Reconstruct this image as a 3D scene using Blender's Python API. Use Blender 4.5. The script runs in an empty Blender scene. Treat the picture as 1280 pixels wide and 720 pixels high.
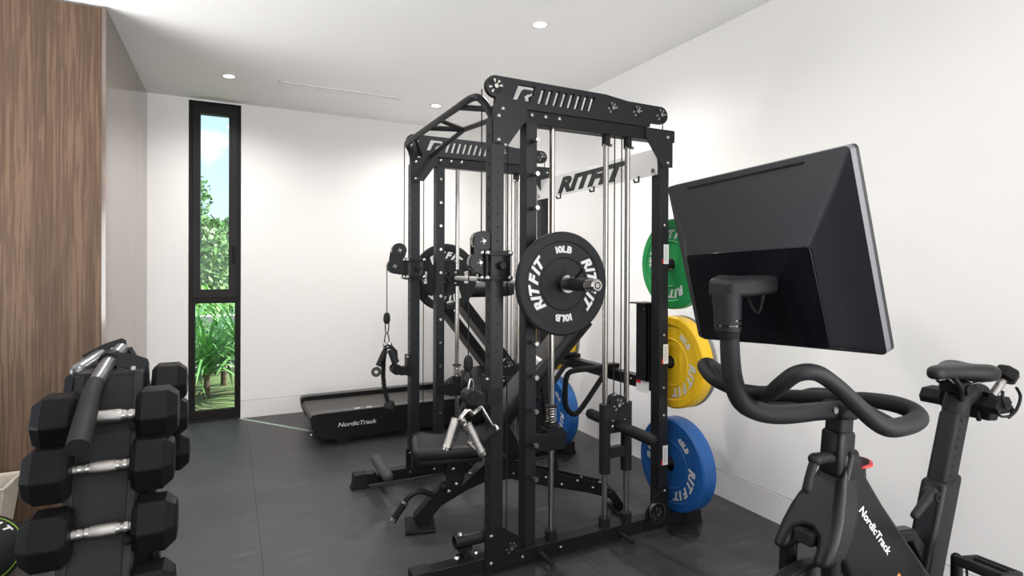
import bpy, bmesh, math, random
from mathutils import Vector, Matrix
random.seed(7)
PI = math.pi
C = bpy.context.scene.collection
scene = bpy.context.scene

# ---------------------------------------------------------------- camera
cam_d = bpy.data.cameras.new('camera')
cam_d.lens = 19.993; cam_d.sensor_width = 36.0
cam_d.shift_y = -0.01861
cam_d.clip_start = 0.05; cam_d.clip_end = 200
cam = bpy.data.objects.new('camera', cam_d); C.objects.link(cam)
cam.matrix_world = (Matrix.Translation((0, 0, 1.25)) @ Matrix.Rotation(-0.4604, 4, 'Z')
                    @ Matrix.Rotation(PI/2 - 0.0032, 4, 'X') @ Matrix.Rotation(0.004, 4, 'Z'))
scene.camera = cam

# ---------------------------------------------------------------- exposure, sky, sun
scene.view_settings.view_transform = 'Standard'
scene.view_settings.look = 'None'
scene.view_settings.gamma = 1.0
scene.view_settings.use_curve_mapping = False
scene.view_settings.exposure = 1.12
SKY = 0.75

w = bpy.data.worlds.new('sky'); scene.world = w; w.use_nodes = True
nt = w.node_tree; nt.nodes.clear()
N = nt.nodes.new; L = nt.links.new
tc = N('ShaderNodeTexCoord'); sp = N('ShaderNodeSeparateXYZ'); L(tc.outputs['Generated'], sp.inputs[0])
gr = N('ShaderNodeValToRGB'); L(sp.outputs['Z'], gr.inputs[0])
gr.color_ramp.elements[0].position = 0.0; gr.color_ramp.elements[0].color = (0.62, 0.80, 0.95, 1)
gr.color_ramp.elements[1].position = 0.7; gr.color_ramp.elements[1].color = (0.16, 0.38, 0.80, 1)
mp = N('ShaderNodeMapping'); mp.inputs['Scale'].default_value = (3.2, 3.2, 6.5); mp.inputs['Location'].default_value = (0.35, 0.2, 0.1)
L(tc.outputs['Generated'], mp.inputs[0])
no = N('ShaderNodeTexNoise'); no.inputs['Scale'].default_value = 1.6; no.inputs['Detail'].default_value = 7
L(mp.outputs[0], no.inputs['Vector'])
cr = N('ShaderNodeValToRGB'); L(no.outputs['Fac'], cr.inputs[0])
cr.color_ramp.elements[0].position = 0.46; cr.color_ramp.elements[1].position = 0.58
mx = N('ShaderNodeMixRGB'); L(cr.outputs[0], mx.inputs[0]); L(gr.outputs[0], mx.inputs[1]); mx.inputs[2].default_value = (1.0, 1.0, 1.0, 1)
bg = N('ShaderNodeBackground'); L(mx.outputs[0], bg.inputs[0]); bg.inputs[1].default_value = SKY
wo = N('ShaderNodeOutputWorld'); L(bg.outputs[0], wo.inputs[0])

def lamp(name, kind, loc, energy, color=(1, 1, 1), direction=None, **kw):
    d = bpy.data.lights.new(name, kind); d.energy = energy; d.color = color
    for k, v in kw.items(): setattr(d, k, v)
    o = bpy.data.objects.new(name, d); C.objects.link(o); o.location = loc
    if direction is not None:
        o.rotation_euler = Vector(direction).to_track_quat('-Z', 'Y').to_euler()
    return o
lamp('sun', 'SUN', (-10, 0, 12), 6.5, (1, 0.96, 0.88), direction=(-0.8, -0.05, -0.62), angle=0.01)
# added area fills at unseen wall openings behind, left and right, standing in for daylight
lamp('rear_opening_fill', 'AREA', (0.05, -3.40, 1.30), 52, (1.0, 0.985, 0.965), direction=(0.0, 1, 0.95), shape='RECTANGLE', size=3.8, size_y=2.3)
lamp('left_opening_fill', 'AREA', (-2.42, 2.45, 1.30), 33, (1.0, 0.99, 0.98), spread=2.4, direction=(0.8, 0.3, 1.1), shape='RECTANGLE', size=1.9, size_y=2.3)  # fill tilted up and narrowed to brighten the ceiling, not the right wall

lamp('right_opening_fill', 'AREA', (2.38, -1.75, 1.30), 82, (1.0, 0.99, 0.98), direction=(-1.0, -0.05, 0.18), shape='RECTANGLE', size=2.7, size_y=2.3)  # opening and fill added to brighten ceiling, far wall and wood side

# ---------------------------------------------------------------- materials
def principled(name, color, rough=0.5, metal=0.0, coat=0.0, spec=0.5, bump=None, var=None, emit=None):
    m = bpy.data.materials.new(name); m.use_nodes = True
    t = m.node_tree; b = t.nodes['Principled BSDF']
    b.inputs['Base Color'].default_value = (*color, 1)
    b.inputs['Roughness'].default_value = rough; b.inputs['Metallic'].default_value = metal
    b.inputs['Specular IOR Level'].default_value = spec
    if coat: b.inputs['Coat Weight'].default_value = coat
    if emit:
        b.inputs['Emission Color'].default_value = (*emit[:3], 1); b.inputs['Emission Strength'].default_value = emit[3]
    tcn = None
    if bump or var:
        tcn = t.nodes.new('ShaderNodeTexCoord')
    if bump:
        sc, st = bump
        n = t.nodes.new('ShaderNodeTexNoise'); n.inputs['Scale'].default_value = sc; n.inputs['Detail'].default_value = 4
        t.links.new(tcn.outputs['Object'], n.inputs['Vector'])
        bp = t.nodes.new('ShaderNodeBump'); bp.inputs['Strength'].default_value = st; bp.inputs['Distance'].default_value = 0.002
        t.links.new(n.outputs['Fac'], bp.inputs['Height']); t.links.new(bp.outputs[0], b.inputs['Normal'])
    if var:
        sc, c2 = var
        n = t.nodes.new('ShaderNodeTexNoise'); n.inputs['Scale'].default_value = sc; n.inputs['Detail'].default_value = 5
        t.links.new(tcn.outputs['Object'], n.inputs['Vector'])
        r = t.nodes.new('ShaderNodeValToRGB'); t.links.new(n.outputs['Fac'], r.inputs[0])
        r.color_ramp.elements[0].position = 0.35; r.color_ramp.elements[0].color = (*color, 1)
        r.color_ramp.elements[1].position = 0.68; r.color_ramp.elements[1].color = (*c2, 1)
        t.links.new(r.outputs[0], b.inputs['Base Color'])
    return m

M = {}
M['wall'] = principled('wall_paint', (0.87, 0.855, 0.84), 0.85, bump=(60, 0.03))
M['ceil'] = principled('ceiling_paint', (0.93, 0.92, 0.91), 0.9)
M['trim'] = principled('trim_paint', (0.83, 0.81, 0.795), 0.6)
M['gap'] = principled('shadow_gap', (0.5, 0.49, 0.48), 0.9)
M['steel'] = principled('black_powder_coat', (0.009, 0.0095, 0.0105), 0.40, 0.0, spec=0.16, bump=(900, 0.08))
M['steel2'] = principled('charcoal_powder_coat', (0.0125, 0.0133, 0.015), 0.38, 0.0, spec=0.2, bump=(700, 0.06))
M['hole'] = principled('hole_dark', (0.003, 0.003, 0.003), 0.9)
M['chrome'] = principled('chrome', (0.47, 0.455, 0.44), 0.16, 1.0)
M['satin'] = principled('satin_chrome', (0.33, 0.318, 0.30), 0.26, 1.0, bump=(500, 0.05))
M['shaft'] = principled('polished_bar_steel', (0.56, 0.545, 0.52), 0.34, 0.5)
M['knurl'] = principled('knurled_chrome', (0.36, 0.345, 0.33), 0.30, 1.0, bump=(1400, 0.5))
M['brushed'] = principled('brushed_steel', (0.60, 0.60, 0.59), 0.36, 0.55, bump=(300, 0.05), var=(3, (0.70, 0.70, 0.69)))
M['rubber'] = principled('black_rubber', (0.012, 0.012, 0.0125), 0.6, spec=0.16, bump=(400, 0.15))
M['plate'] = principled('bumper_rubber_black', (0.015, 0.016, 0.0175), 0.5, spec=0.16, bump=(250, 0.06))
M['blue'] = principled('bumper_rubber_blue', (0.007, 0.090, 0.31), 0.45, bump=(250, 0.06))
M['yellow'] = principled('bumper_rubber_yellow', (0.82, 0.50, 0.012), 0.45, bump=(250, 0.06))
M['green'] = principled('bumper_rubber_green', (0.012, 0.27, 0.07), 0.45, bump=(250, 0.06))
M['grey'] = principled('bumper_rubber_grey', (0.22, 0.22, 0.22), 0.5, bump=(250, 0.06))
M['white'] = principled('white_print', (0.60, 0.60, 0.59), 0.5)
M['silverprint'] = principled('silver_print', (0.55, 0.55, 0.55), 0.4)
M['red'] = principled('red_print', (0.55, 0.02, 0.02), 0.4)
M['orange'] = principled('orange_print', (0.75, 0.25, 0.03), 0.4)
M['sticker'] = principled('sticker_paper', (0.68, 0.67, 0.65), 0.5)
M['vinyl'] = principled('black_vinyl', (0.014, 0.014, 0.0155), 0.42, spec=0.24, bump=(500, 0.12))
M['grip'] = principled('foam_grip', (0.035, 0.034, 0.033), 0.75, bump=(500, 0.2))
M['bike'] = principled('bike_satin_charcoal', (0.008, 0.008, 0.009), 0.34, 0.0, spec=0.24, bump=(900, 0.03))
M['bikegrip'] = principled('bike_grip_rubber', (0.016, 0.017, 0.0185), 0.50, spec=0.18, bump=(900, 0.2))
M['screenback'] = principled('screen_shell', (0.022, 0.0235, 0.027), 0.34, 0.0, spec=0.30, bump=(1200, 0.04))
M['screenpanel'] = principled('screen_panel_gloss', (0.005, 0.006, 0.008), 0.12, 0.0, spec=0.4)
M['screenedge'] = principled('screen_edge', (0.10, 0.103, 0.11), 0.4, 0.2)
M['glassblack'] = principled('display_glass', (0.004, 0.004, 0.005), 0.06)
M['belt'] = principled('treadmill_belt', (0.055, 0.050, 0.046), 0.6, bump=(500, 0.2))
M['tread'] = principled('treadmill_plastic', (0.008, 0.008, 0.009), 0.38, spec=0.22, bump=(500, 0.05))
M['treadtop'] = principled('treadmill_rail_top', (0.07, 0.068, 0.066), 0.55, bump=(500, 0.2))
M['barsteel'] = principled('oiled_steel', (0.16, 0.165, 0.17), 0.33, 0.8, bump=(500, 0.05))
M['hexrub'] = principled('dumbbell_rubber', (0.006, 0.006, 0.0064), 0.45, spec=0.09, bump=(300, 0.2))
M['framewin'] = principled('window_frame_bronze', (0.011, 0.0095, 0.008), 0.4, 0.0, spec=0.2)
M['bin'] = principled('bin_woven_fabric', (0.42, 0.37, 0.31), 0.9, bump=(350, 0.5), var=(60, (0.52, 0.47, 0.40)))
M['lime'] = principled('lime_print', (0.30, 0.60, 0.03), 0.5)
M['tape'] = principled('floor_tape', (0.33, 0.42, 0.38), 0.6)
M['leaf1'] = principled('leaf_bright', (0.10, 0.30, 0.035), 0.5, var=(6, (0.22, 0.45, 0.06)))
M['leaf2'] = principled('leaf_mid', (0.035, 0.13, 0.02), 0.5, var=(4, (0.10, 0.26, 0.04)))
M['leaf3'] = principled('leaf_strap', (0.07, 0.24, 0.07), 0.35, var=(5, (0.25, 0.50, 0.16)))
M['bark'] = principled('bark', (0.09, 0.06, 0.04), 0.9)
M['soil'] = principled('garden_soil', (0.10, 0.12, 0.05), 0.95, var=(3, (0.12, 0.20, 0.06)))
M['concrete'] = principled('garden_concrete', (0.45, 0.43, 0.40), 0.9, var=(5, (0.55, 0.53, 0.50)))

def floor_material():
    m = bpy.data.materials.new('rubber_floor'); m.use_nodes = True
    t = m.node_tree; b = t.nodes['Principled BSDF']; n = t.nodes.new; l = t.links.new
    tcn = n('ShaderNodeTexCoord')
    a = n('ShaderNodeTexNoise'); a.inputs['Scale'].default_value = 1.3; a.inputs['Detail'].default_value = 8; a.inputs['Roughness'].default_value = 0.65
    l(tcn.outputs['Object'], a.inputs['Vector'])
    r = n('ShaderNodeValToRGB'); l(a.outputs['Fac'], r.inputs[0])
    r.color_ramp.elements[0].position = 0.30; r.color_ramp.elements[0].color = (0.020, 0.020, 0.0208, 1)
    r.color_ramp.elements[1].position = 0.72; r.color_ramp.elements[1].color = (0.042, 0.0415, 0.0425, 1)
    s = n('ShaderNodeTexNoise'); s.inputs['Scale'].default_value = 260; s.inputs['Detail'].default_value = 2
    l(tcn.outputs['Object'], s.inputs['Vector'])
    sr = n('ShaderNodeValToRGB'); l(s.outputs['Fac'], sr.inputs[0])
    sr.color_ramp.elements[0].position = 0.35; sr.color_ramp.elements[0].color = (0.75, 0.75, 0.75, 1)
    sr.color_ramp.elements[1].position = 0.75; sr.color_ramp.elements[1].color = (1.5, 1.5, 1.5, 1)
    mxx = n('ShaderNodeMixRGB'); mxx.blend_type = 'MULTIPLY'; mxx.inputs[0].default_value = 1
    l(r.outputs[0], mxx.inputs[1]); l(sr.outputs[0], mxx.inputs[2])
    # pale scuffs
    mpn = n('ShaderNodeMapping'); mpn.inputs['Scale'].default_value = (6, 22, 1); mpn.inputs['Rotation'].default_value = (0, 0, 0.5)
    l(tcn.outputs['Object'], mpn.inputs[0])
    q = n('ShaderNodeTexNoise'); q.inputs['Scale'].default_value = 1.0; q.inputs['Detail'].default_value = 9; l(mpn.outputs[0], q.inputs['Vector'])
    qr = n('ShaderNodeValToRGB'); l(q.outputs['Fac'], qr.inputs[0])
    qr.color_ramp.elements[0].position = 0.58; qr.color_ramp.elements[0].color = (0, 0, 0, 1)
    qr.color_ramp.elements[1].position = 0.80; qr.color_ramp.elements[1].color = (0.5, 0.5, 0.5, 1)
    m2 = n('ShaderNodeMixRGB'); l(qr.outputs[0], m2.inputs[0]); l(mxx.outputs[0], m2.inputs[1]); m2.inputs[2].default_value = (0.12, 0.118, 0.116, 1)
    l(m2.outputs[0], b.inputs['Base Color'])
    b.inputs['Roughness'].default_value = 0.42
    bp = n('ShaderNodeBump'); bp.inputs['Strength'].default_value = 0.5; bp.inputs['Distance'].default_value = 0.003
    l(s.outputs['Fac'], bp.inputs['Height']); l(bp.outputs[0], b.inputs['Normal'])
    return m
M['floor'] = floor_material()

def wood_material(name, coat):
    m = bpy.data.materials.new(name); m.use_nodes = True
    t = m.node_tree; b = t.nodes['Principled BSDF']; n = t.nodes.new; l = t.links.new
    tcn = n('ShaderNodeTexCoord')
    mpn = n('ShaderNodeMapping'); mpn.inputs['Scale'].default_value = (1.0, 1.0, 0.10); l(tcn.outputs['Object'], mpn.inputs[0])
    big = n('ShaderNodeTexNoise'); big.inputs['Scale'].default_value = 3.2; big.inputs['Detail'].default_value = 3; big.inputs['Distortion'].default_value = 0.6
    l(mpn.outputs[0], big.inputs['Vector'])
    mul = n('ShaderNodeMath'); mul.operation = 'MULTIPLY'; mul.inputs[1].default_value = 16; l(big.outputs['Fac'], mul.inputs[0])
    fr = n('ShaderNodeMath'); fr.operation = 'FRACT'; l(mul.outputs[0], fr.inputs[0])
    mp2 = n('ShaderNodeMapping'); mp2.inputs['Scale'].default_value = (1.0, 1.0, 0.03); l(tcn.outputs['Object'], mp2.inputs[0])
    fine = n('ShaderNodeTexNoise'); fine.inputs['Scale'].default_value = 110; fine.inputs['Detail'].default_value = 4; l(mp2.outputs[0], fine.inputs['Vector'])
    band = n('ShaderNodeTexNoise'); band.inputs['Scale'].default_value = 9; band.inputs['Detail'].default_value = 3; l(mp2.outputs[0], band.inputs['Vector'])
    s1 = n('ShaderNodeMath'); s1.operation = 'MULTIPLY_ADD'; l(fr.outputs[0], s1.inputs[0]); s1.inputs[1].default_value = 0.07; l(fine.outputs['Fac'], s1.inputs[2])
    s2 = n('ShaderNodeMath'); s2.operation = 'MULTIPLY_ADD'; l(band.outputs['Fac'], s2.inputs[0]); s2.inputs[1].default_value = 0.7; l(s1.outputs[0], s2.inputs[2])
    r = n('ShaderNodeValToRGB'); l(s2.outputs[0], r.inputs[0])
    r.color_ramp.elements[0].position = 0.62; r.color_ramp.elements[0].color = (0.062, 0.036, 0.0225, 1)
    r.color_ramp.elements[1].position = 1.20; r.color_ramp.elements[1].color = (0.128, 0.080, 0.051, 1)
    e = r.color_ramp.elements.new(0.92); e.color = (0.090, 0.055, 0.035, 1)
    r.color_ramp.elements[-1].position = 1.0
    l(r.outputs[0], b.inputs['Base Color']); b.inputs['Roughness'].default_value = 0.5; b.inputs['Specular IOR Level'].default_value = 0.25
    b.inputs['Coat Weight'].default_value = coat; b.inputs['Coat Roughness'].default_value = 0.08; b.inputs['Coat IOR'].default_value = 2.1; b.inputs['Coat Tint'].default_value = (1.0, 0.93, 0.85, 1)
    return m
M['wood'] = wood_material('wood_veneer_matt', 0.0); M['woodgloss'] = wood_material('wood_veneer_bright_coat', 1.0)  # same veneer twice; strong coat added so the side panels look brightly lit

def glass_material():
    m = bpy.data.materials.new('window_glass'); m.use_nodes = True
    t = m.node_tree; t.nodes.clear()
    o = t.nodes.new('ShaderNodeOutputMaterial'); tr = t.nodes.new('ShaderNodeBsdfTransparent'); gl = t.nodes.new('ShaderNodeBsdfGlossy')
    gl.inputs['Roughness'].default_value = 0.02; mixn = t.nodes.new('ShaderNodeMixShader'); mixn.inputs[0].default_value = 0.012
    tr.inputs[0].default_value = (0.94, 0.96, 0.95, 1)
    t.links.new(tr.outputs[0], mixn.inputs[1]); t.links.new(gl.outputs[0], mixn.inputs[2]); t.links.new(mixn.outputs[0], o.inputs[0])
    return m
M['glass'] = glass_material()

# ---------------------------------------------------------------- mesh helpers
def frame_to(direction, up=None):
    z = Vector(direction).normalized()
    u = Vector(up) if up is not None else (Vector((0, 0, 1)) if abs(z.z) < 0.95 else Vector((1, 0, 0)))
    x = u.cross(z).normalized(); y = z.cross(x)
    return Matrix((x, y, z)).transposed()

class MB:
    """collects shapes, then links them as ONE mesh object"""
    def __init__(s): s.v = []; s.f = []; s.mi = []; s.mats = []; s.cur = 0
    def mat(s, m):
        if m not in s.mats: s.mats.append(m)
        s.cur = s.mats.index(m); return s
    def add(s, vs, fs, mtx=None):
        o = len(s.v)
        for p in vs:
            p = Vector(p); s.v.append(mtx @ p if mtx else p)
        for f in fs: s.f.append([i + o for i in f]); s.mi.append(s.cur)
        return s
    def box(s, x0, x1, y0, y1, z0, z1, mtx=None):
        vs = [(x0,y0,z0),(x1,y0,z0),(x1,y1,z0),(x0,y1,z0),(x0,y0,z1),(x1,y0,z1),(x1,y1,z1),(x0,y1,z1)]
        return s.add(vs, [(0,3,2,1),(4,5,6,7),(0,1,5,4),(1,2,6,5),(2,3,7,6),(3,0,4,7)], mtx)
    def rbox(s, x0, x1, y0, y1, z0, z1, r=0.01, seg=3, mtx=None):
        bm = bmesh.new(); bmesh.ops.create_cube(bm, size=1)
        for v in bm.verts: v.co = Vector(((x0+x1)/2+v.co.x*(x1-x0), (y0+y1)/2+v.co.y*(y1-y0), (z0+z1)/2+v.co.z*(z1-z0)))
        bmesh.ops.bevel(bm, geom=list(bm.edges), offset=r, segments=seg, profile=0.5, affect='EDGES')
        bm.verts.index_update()
        s.add([v.co.copy() for v in bm.verts], [[v.index for v in f.verts] for f in bm.faces], mtx); bm.free(); return s
    def prism(s, poly, a, b, axis='Y', mtx=None):
        """poly in the two other axes; extruded between a and b along axis"""
        def P(p, t):
            if axis == 'Y': return (p[0], t, p[1])
            if axis == 'X': return (t, p[0], p[1])
            return (p[0], p[1], t)
        n = len(poly); vs = [P(p, a) for p in poly] + [P(p, b) for p in poly]
        fs = [list(range(n))[::-1], list(range(n, 2*n))] + [(i, (i+1) % n, n+(i+1) % n, n+i) for i in range(n)]
        return s.add(vs, fs, mtx)
    def bar(s, p0, p1, w, h, up=(0, 0, 1)):
        """rectangular bar between two points, w across, h along up"""
        p0 = Vector(p0); p1 = Vector(p1); d = (p1 - p0); l = d.length
        z = d.normalized(); x = Vector(up).cross(z).normalized(); y = z.cross(x)
        m = Matrix.Translation(p0) @ Matrix((x, y, z)).transposed().to_4x4()
        return s.box(-w/2, w/2, -h/2, h/2, 0, l, m)
    def cyl(s, p0, p1, r, r2=None, n=16, cap=True):
        p0 = Vector(p0); p1 = Vector(p1); r2 = r if r2 is None else r2
        m = frame_to(p1 - p0); vs = []
        for p, rr in ((p0, r), (p1, r2)):
            for i in range(n):
                a = 2*PI*i/n; vs.append(p + m @ Vector((rr*math.cos(a), rr*math.sin(a), 0)))
        fs = [(i, (i+1) % n, n+(i+1) % n, n+i) for i in range(n)]
        if cap: fs += [list(range(n))[::-1], list(range(n, 2*n))]
        return s.add(vs, fs)
    def lathe(s, prof, mtx=None, n=48):
        vs = []; fs = []
        for r, z in prof:
            for i in range(n):
                a = 2*PI*i/n; vs.append((r*math.cos(a), r*math.sin(a), z))
        k = len(prof)
        for j in range(k-1):
            for i in range(n):
                i2 = (i+1) % n; fs.append((j*n+i, j*n+i2, (j+1)*n+i2, (j+1)*n+i))
        if prof[0][0] > 0: fs.append(list(range(n))[::-1])
        if prof[-1][0] > 0: fs.append(list(range((k-1)*n, k*n)))
        return s.add(vs, fs, mtx)
    def ring(s, prof, mtx=None, n=48):
        """closed profile swept round (no caps)"""
        vs = []; fs = []; k = len(prof)
        for r, z in prof:
            for i in range(n):
                a = 2*PI*i/n; vs.append((r*math.cos(a), r*math.sin(a), z))
        for j in range(k):
            j2 = (j+1) % k
            for i in range(n):
                i2 = (i+1) % n; fs.append((j*n+i, j*n+i2, j2*n+i2, j2*n+i))
        return s.add(vs, fs, mtx)
    def sphere(s, c, r, n=12, sx=1, sy=1, sz=1, mtx=None):
        vs = []; fs = []; m = n//2
        c = Vector(c)
        for j in range(1, m):
            t = PI*j/m
            for i in range(n):
                a = 2*PI*i/n; vs.append(c + Vector((r*sx*math.sin(t)*math.cos(a), r*sy*math.sin(t)*math.sin(a), r*sz*math.cos(t))))
        top = len(vs); vs.append(c + Vector((0, 0, r*sz))); vs.append(c - Vector((0, 0, r*sz)))
        for j in range(m-2):
            for i in range(n):
                i2 = (i+1) % n; fs.append((j*n+i, (j+1)*n+i, (j+1)*n+i2, j*n+i2))
        for i in range(n):
            i2 = (i+1) % n; fs.append((top, i, i2)); fs.append((top+1, (m-2)*n+i2, (m-2)*n+i))
        return s.add(vs, fs, mtx)
    def tube(s, pts, r, n=14, sub=6, smooth=True, caps=True, round_end=False, flat=None):
        """r: number or list of one radius per point"""
        P = [Vector(p) for p in pts]; R = list(r) if isinstance(r, (list, tuple)) else [r]*len(P)
        if smooth and len(P) > 2:
            Q = []; S = []
            for i in range(len(P)-1):
                a = P[max(i-1, 0)]; b = P[i]; c = P[i+1]; d = P[min(i+2, len(P)-1)]
                for k in range(sub):
                    t = k/sub
                    Q.append(0.5*((2*b) + (c-a)*t + (2*a-5*b+4*c-d)*t*t + (3*b-a-3*c+d)*t**3)); S.append(R[i]*(1-t)+R[i+1]*t)
            Q.append(P[-1]); S.append(R[-1]); P, R = Q, S
        if round_end:
            for end in (0, 1):
                e = P[0] if end == 0 else P[-1]; q = P[1] if end == 0 else P[-2]; rr = R[0] if end == 0 else R[-1]
                d = (e - q).normalized(); ex = [(e + d*rr*math.sin(t), rr*math.cos(t)) for t in (0.5, 1.0, 1.35)]
                if end == 0: P = [x[0] for x in ex[::-1]] + P; R = [x[1] for x in ex[::-1]] + R
                else: P = P + [x[0] for x in ex]; R = R + [x[1] for x in ex]
        T = []
        for i in range(len(P)):
            a = P[max(i-1, 0)]; b = P[min(i+1, len(P)-1)]; T.append((b-a).normalized())
        m = frame_to(T[0]); x = m.col[0].copy(); vs = []; fs = []
        for i, p in enumerate(P):
            x = (x - T[i]*x.dot(T[i])).normalized(); y = T[i].cross(x)
            for k in range(n):
                a = 2*PI*k/n; vs.append(p + x*(R[i]*math.cos(a)) + y*(R[i]*math.sin(a)*(flat or 1)))
        for j in range(len(P)-1):
            for k in range(n):
                k2 = (k+1) % n; fs.append((j*n+k, j*n+k2, (j+1)*n+k2, (j+1)*n+k))
        if caps: fs += [list(range(n))[::-1], list(range((len(P)-1)*n, len(P)*n))]
        return s.add(vs, fs)
    def loft(s, rings, caps=True):
        n = len(rings[0]); vs = [p for r in rings for p in r]; fs = []
        for j in range(len(rings)-1):
            for k in range(n):
                k2 = (k+1) % n; fs.append((j*n+k, j*n+k2, (j+1)*n+k2, (j+1)*n+k))
        if caps: fs += [list(range(n))[::-1], list(range((len(rings)-1)*n, len(rings)*n))]
        return s.add(vs, fs)
    def mesh(s, me, mtx=None):
        return s.add([v.co.copy() for v in me.vertices], [list(p.vertices) for p in me.polygons], mtx)
    def build(s, name, parent=None, bevel=0.0, subsurf=0, angle=35, seg=2):
        me = bpy.data.meshes.new(name); me.from_pydata([tuple(v) for v in s.v], [], s.f)
        for m in s.mats: me.materials.append(m)
        me.polygons.foreach_set('material_index', s.mi)
        bm = bmesh.new(); bm.from_mesh(me); bmesh.ops.recalc_face_normals(bm, faces=bm.faces); bm.to_mesh(me); bm.free()
        me.polygons.foreach_set('use_smooth', [True]*len(me.polygons))
        me.set_sharp_from_angle(angle=math.radians(180 if subsurf else angle))
        me.update()
        o = bpy.data.objects.new(name, me); C.objects.link(o)
        if parent is not None:
            o.parent = parent
            p = parent; off = Vector((0, 0, 0))
            while p is not None: off += p.location; p = p.parent
            o.location = -off
        if subsurf:
            md = o.modifiers.new('sub', 'SUBSURF'); md.levels = subsurf; md.render_levels = subsurf
        if bevel:
            md = o.modifiers.new('bevel', 'BEVEL'); md.width = bevel; md.segments = seg; md.limit_method = 'ANGLE'; md.angle_limit = math.radians(40)
            md.harden_normals = False
        return o

def nb(mat): return MB().mat(M[mat])

def tag(o, label, cat, group=None):
    o['label'] = label; o['category'] = cat
    if group: o['group'] = group
    return o
def thing(name, loc, label, cat, group=None):
    o = bpy.data.objects.new(name, None); C.objects.link(o); o.location = loc; o.empty_display_size = 0.1
    return tag(o, label, cat, group)
def struct(o): o['kind'] = 'structure'; return o

def rings_from_curve(cu):
    ob = bpy.data.objects.new('tmp', cu); C.objects.link(ob)
    dg = bpy.context.evaluated_depsgraph_get(); dg.update()
    me = bpy.data.meshes.new_from_object(ob.evaluated_get(dg))
    bpy.data.objects.remove(ob); return me
_tc = {}
def text_mesh(txt, extrude=0.001, shear=0.0, bold=0.0):
    """text mesh with capital height about 1, origin at the left of the base line; returns mesh and width"""
    key = (txt, extrude, shear, bold)
    if key not in _tc:
        cu = bpy.data.curves.new('t', 'FONT'); cu.body = txt; cu.size = 1.37; cu.shear = shear; cu.offset = bold; cu.extrude = extrude; cu.resolution_u = 3
        me = rings_from_curve(cu); xs = [v.co.x for v in me.vertices] or [0, 1]
        _tc[key] = (me, min(xs), max(xs))
    return _tc[key]
def put_text(mb, txt, origin, right, up, height, width=None, shear=0.25, bold=0.03, depth=0.0006):
    """flat text, centred on origin"""
    r = Vector(right).normalized(); u = Vector(up).normalized(); n = r.cross(u)
    me, x0, x1 = text_mesh(txt, 0.5, shear, bold)
    sx = (width/(x1-x0)) if width else height
    m = Matrix((r*sx, u*height, n*depth)).transposed().to_4x4()
    m = Matrix.Translation(Vector(origin)) @ m @ Matrix.Translation((-(x0+x1)/2, -0.5, 0))
    mb.mesh(me, m)
def arc_text(mb, txt, mtx, radius, z, height, centre_deg, span_deg, shear=0.25, bold=0.04, wide=1.12):
    """letters round a circle, tops outward, clockwise; centre_deg measured clockwise from the top"""
    ws = []
    for ch in txt:
        me, x0, x1 = text_mesh(ch, 0.5, shear, bold); ws.append(x1 - x0)
    gap = 0.12; tot = sum(ws) + gap*(len(ws)-1); a = -span_deg/2
    for ch, wd in zip(txt, ws):
        me, x0, x1 = text_mesh(ch, 0.5, shear, bold)
        mid = a + span_deg*(wd/2)/tot; a += span_deg*(wd+gap)/tot
        ang = math.radians(centre_deg + mid)
        pos = Vector((math.sin(ang)*radius, math.cos(ang)*radius, z))
        r = Vector((math.cos(ang), -math.sin(ang), 0)); u = Vector((math.sin(ang), math.cos(ang), 0))
        m = Matrix((r*height*wide, u*height, Vector((0, 0, 0.0010)))).transposed().to_4x4()
        mb.mesh(me, mtx @ Matrix.Translation(pos) @ m @ Matrix.Translation((-(x0+x1)/2, -0.5, 0)))

def facing(origin, right, up):
    r = Vector(right); u = Vector(up); n = r.cross(u)
    return Matrix.Translation(Vector(origin)) @ Matrix((r, u, n)).transposed().to_4x4()
def cut_plate(outline, holes, y0, thick):
    """a flat plate in the XZ plane with real cut-outs"""
    cu = bpy.data.curves.new('c', 'CURVE'); cu.dimensions = '2D'; cu.fill_mode = 'BOTH'; cu.extrude = thick/2
    for poly in [outline] + holes:
        sp_ = cu.splines.new('POLY'); sp_.points.add(len(poly)-1); sp_.use_cyclic_u = True
        for i, p in enumerate(poly): sp_.points[i].co = (p[0], p[1], 0, 1)
    me = rings_from_curve(cu)
    return me, Matrix.Translation((0, y0, 0)) @ Matrix(((1,0,0,0),(0,0,-1,0),(0,1,0,0),(0,0,0,1)))

# ================================================================ ROOM
XR, YF, H, XC, YC = 2.409, 5.173, 2.581, -0.573, 3.55
XL, YB = -2.5, -3.5
struct(nb('floor').box(XL-.12, XR+.12, YB-.12, YF+.10, -.12, 0).build('floor'))
mb = nb('hole')
for a, b, c_, d in [(0.125, 0.1265, YB, YF), (1.36, 1.362, YB, YF)]:
    mb.box(a, b, c_, d, 0, 0.0006)
mb.build('floor_seams')['kind'] = 'structure'
bpy.data.objects['floor_seams'].name = 'trim_9'
struct(nb('ceil').box(XL-.12, XR+.12, YB-.12, YF+.25, H, H+.25).build('ceiling'))
struct(nb('wall').box(XR, XR+.15, -.4, YF+.2, 0, H).box(XR, XR+.15, YB, -3.1, 0, H).box(XR, XR+.15, -3.1, -.4, 2.45, H).build('wall_right'))  # opening behind the camera is added for the right-hand fill lamp
WX0, WX1, WZ0, WZ1 = -0.295, 0.080, 0.012, 2.565
mb = nb('wall')
mb.box(XL, WX0, YF, YF+.2, 0, H).box(WX1, XR, YF, YF+.2, 0, H).box(WX0, WX1, YF, YF+.2, WZ1, H)
struct(mb.build('wall_far'))
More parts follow.
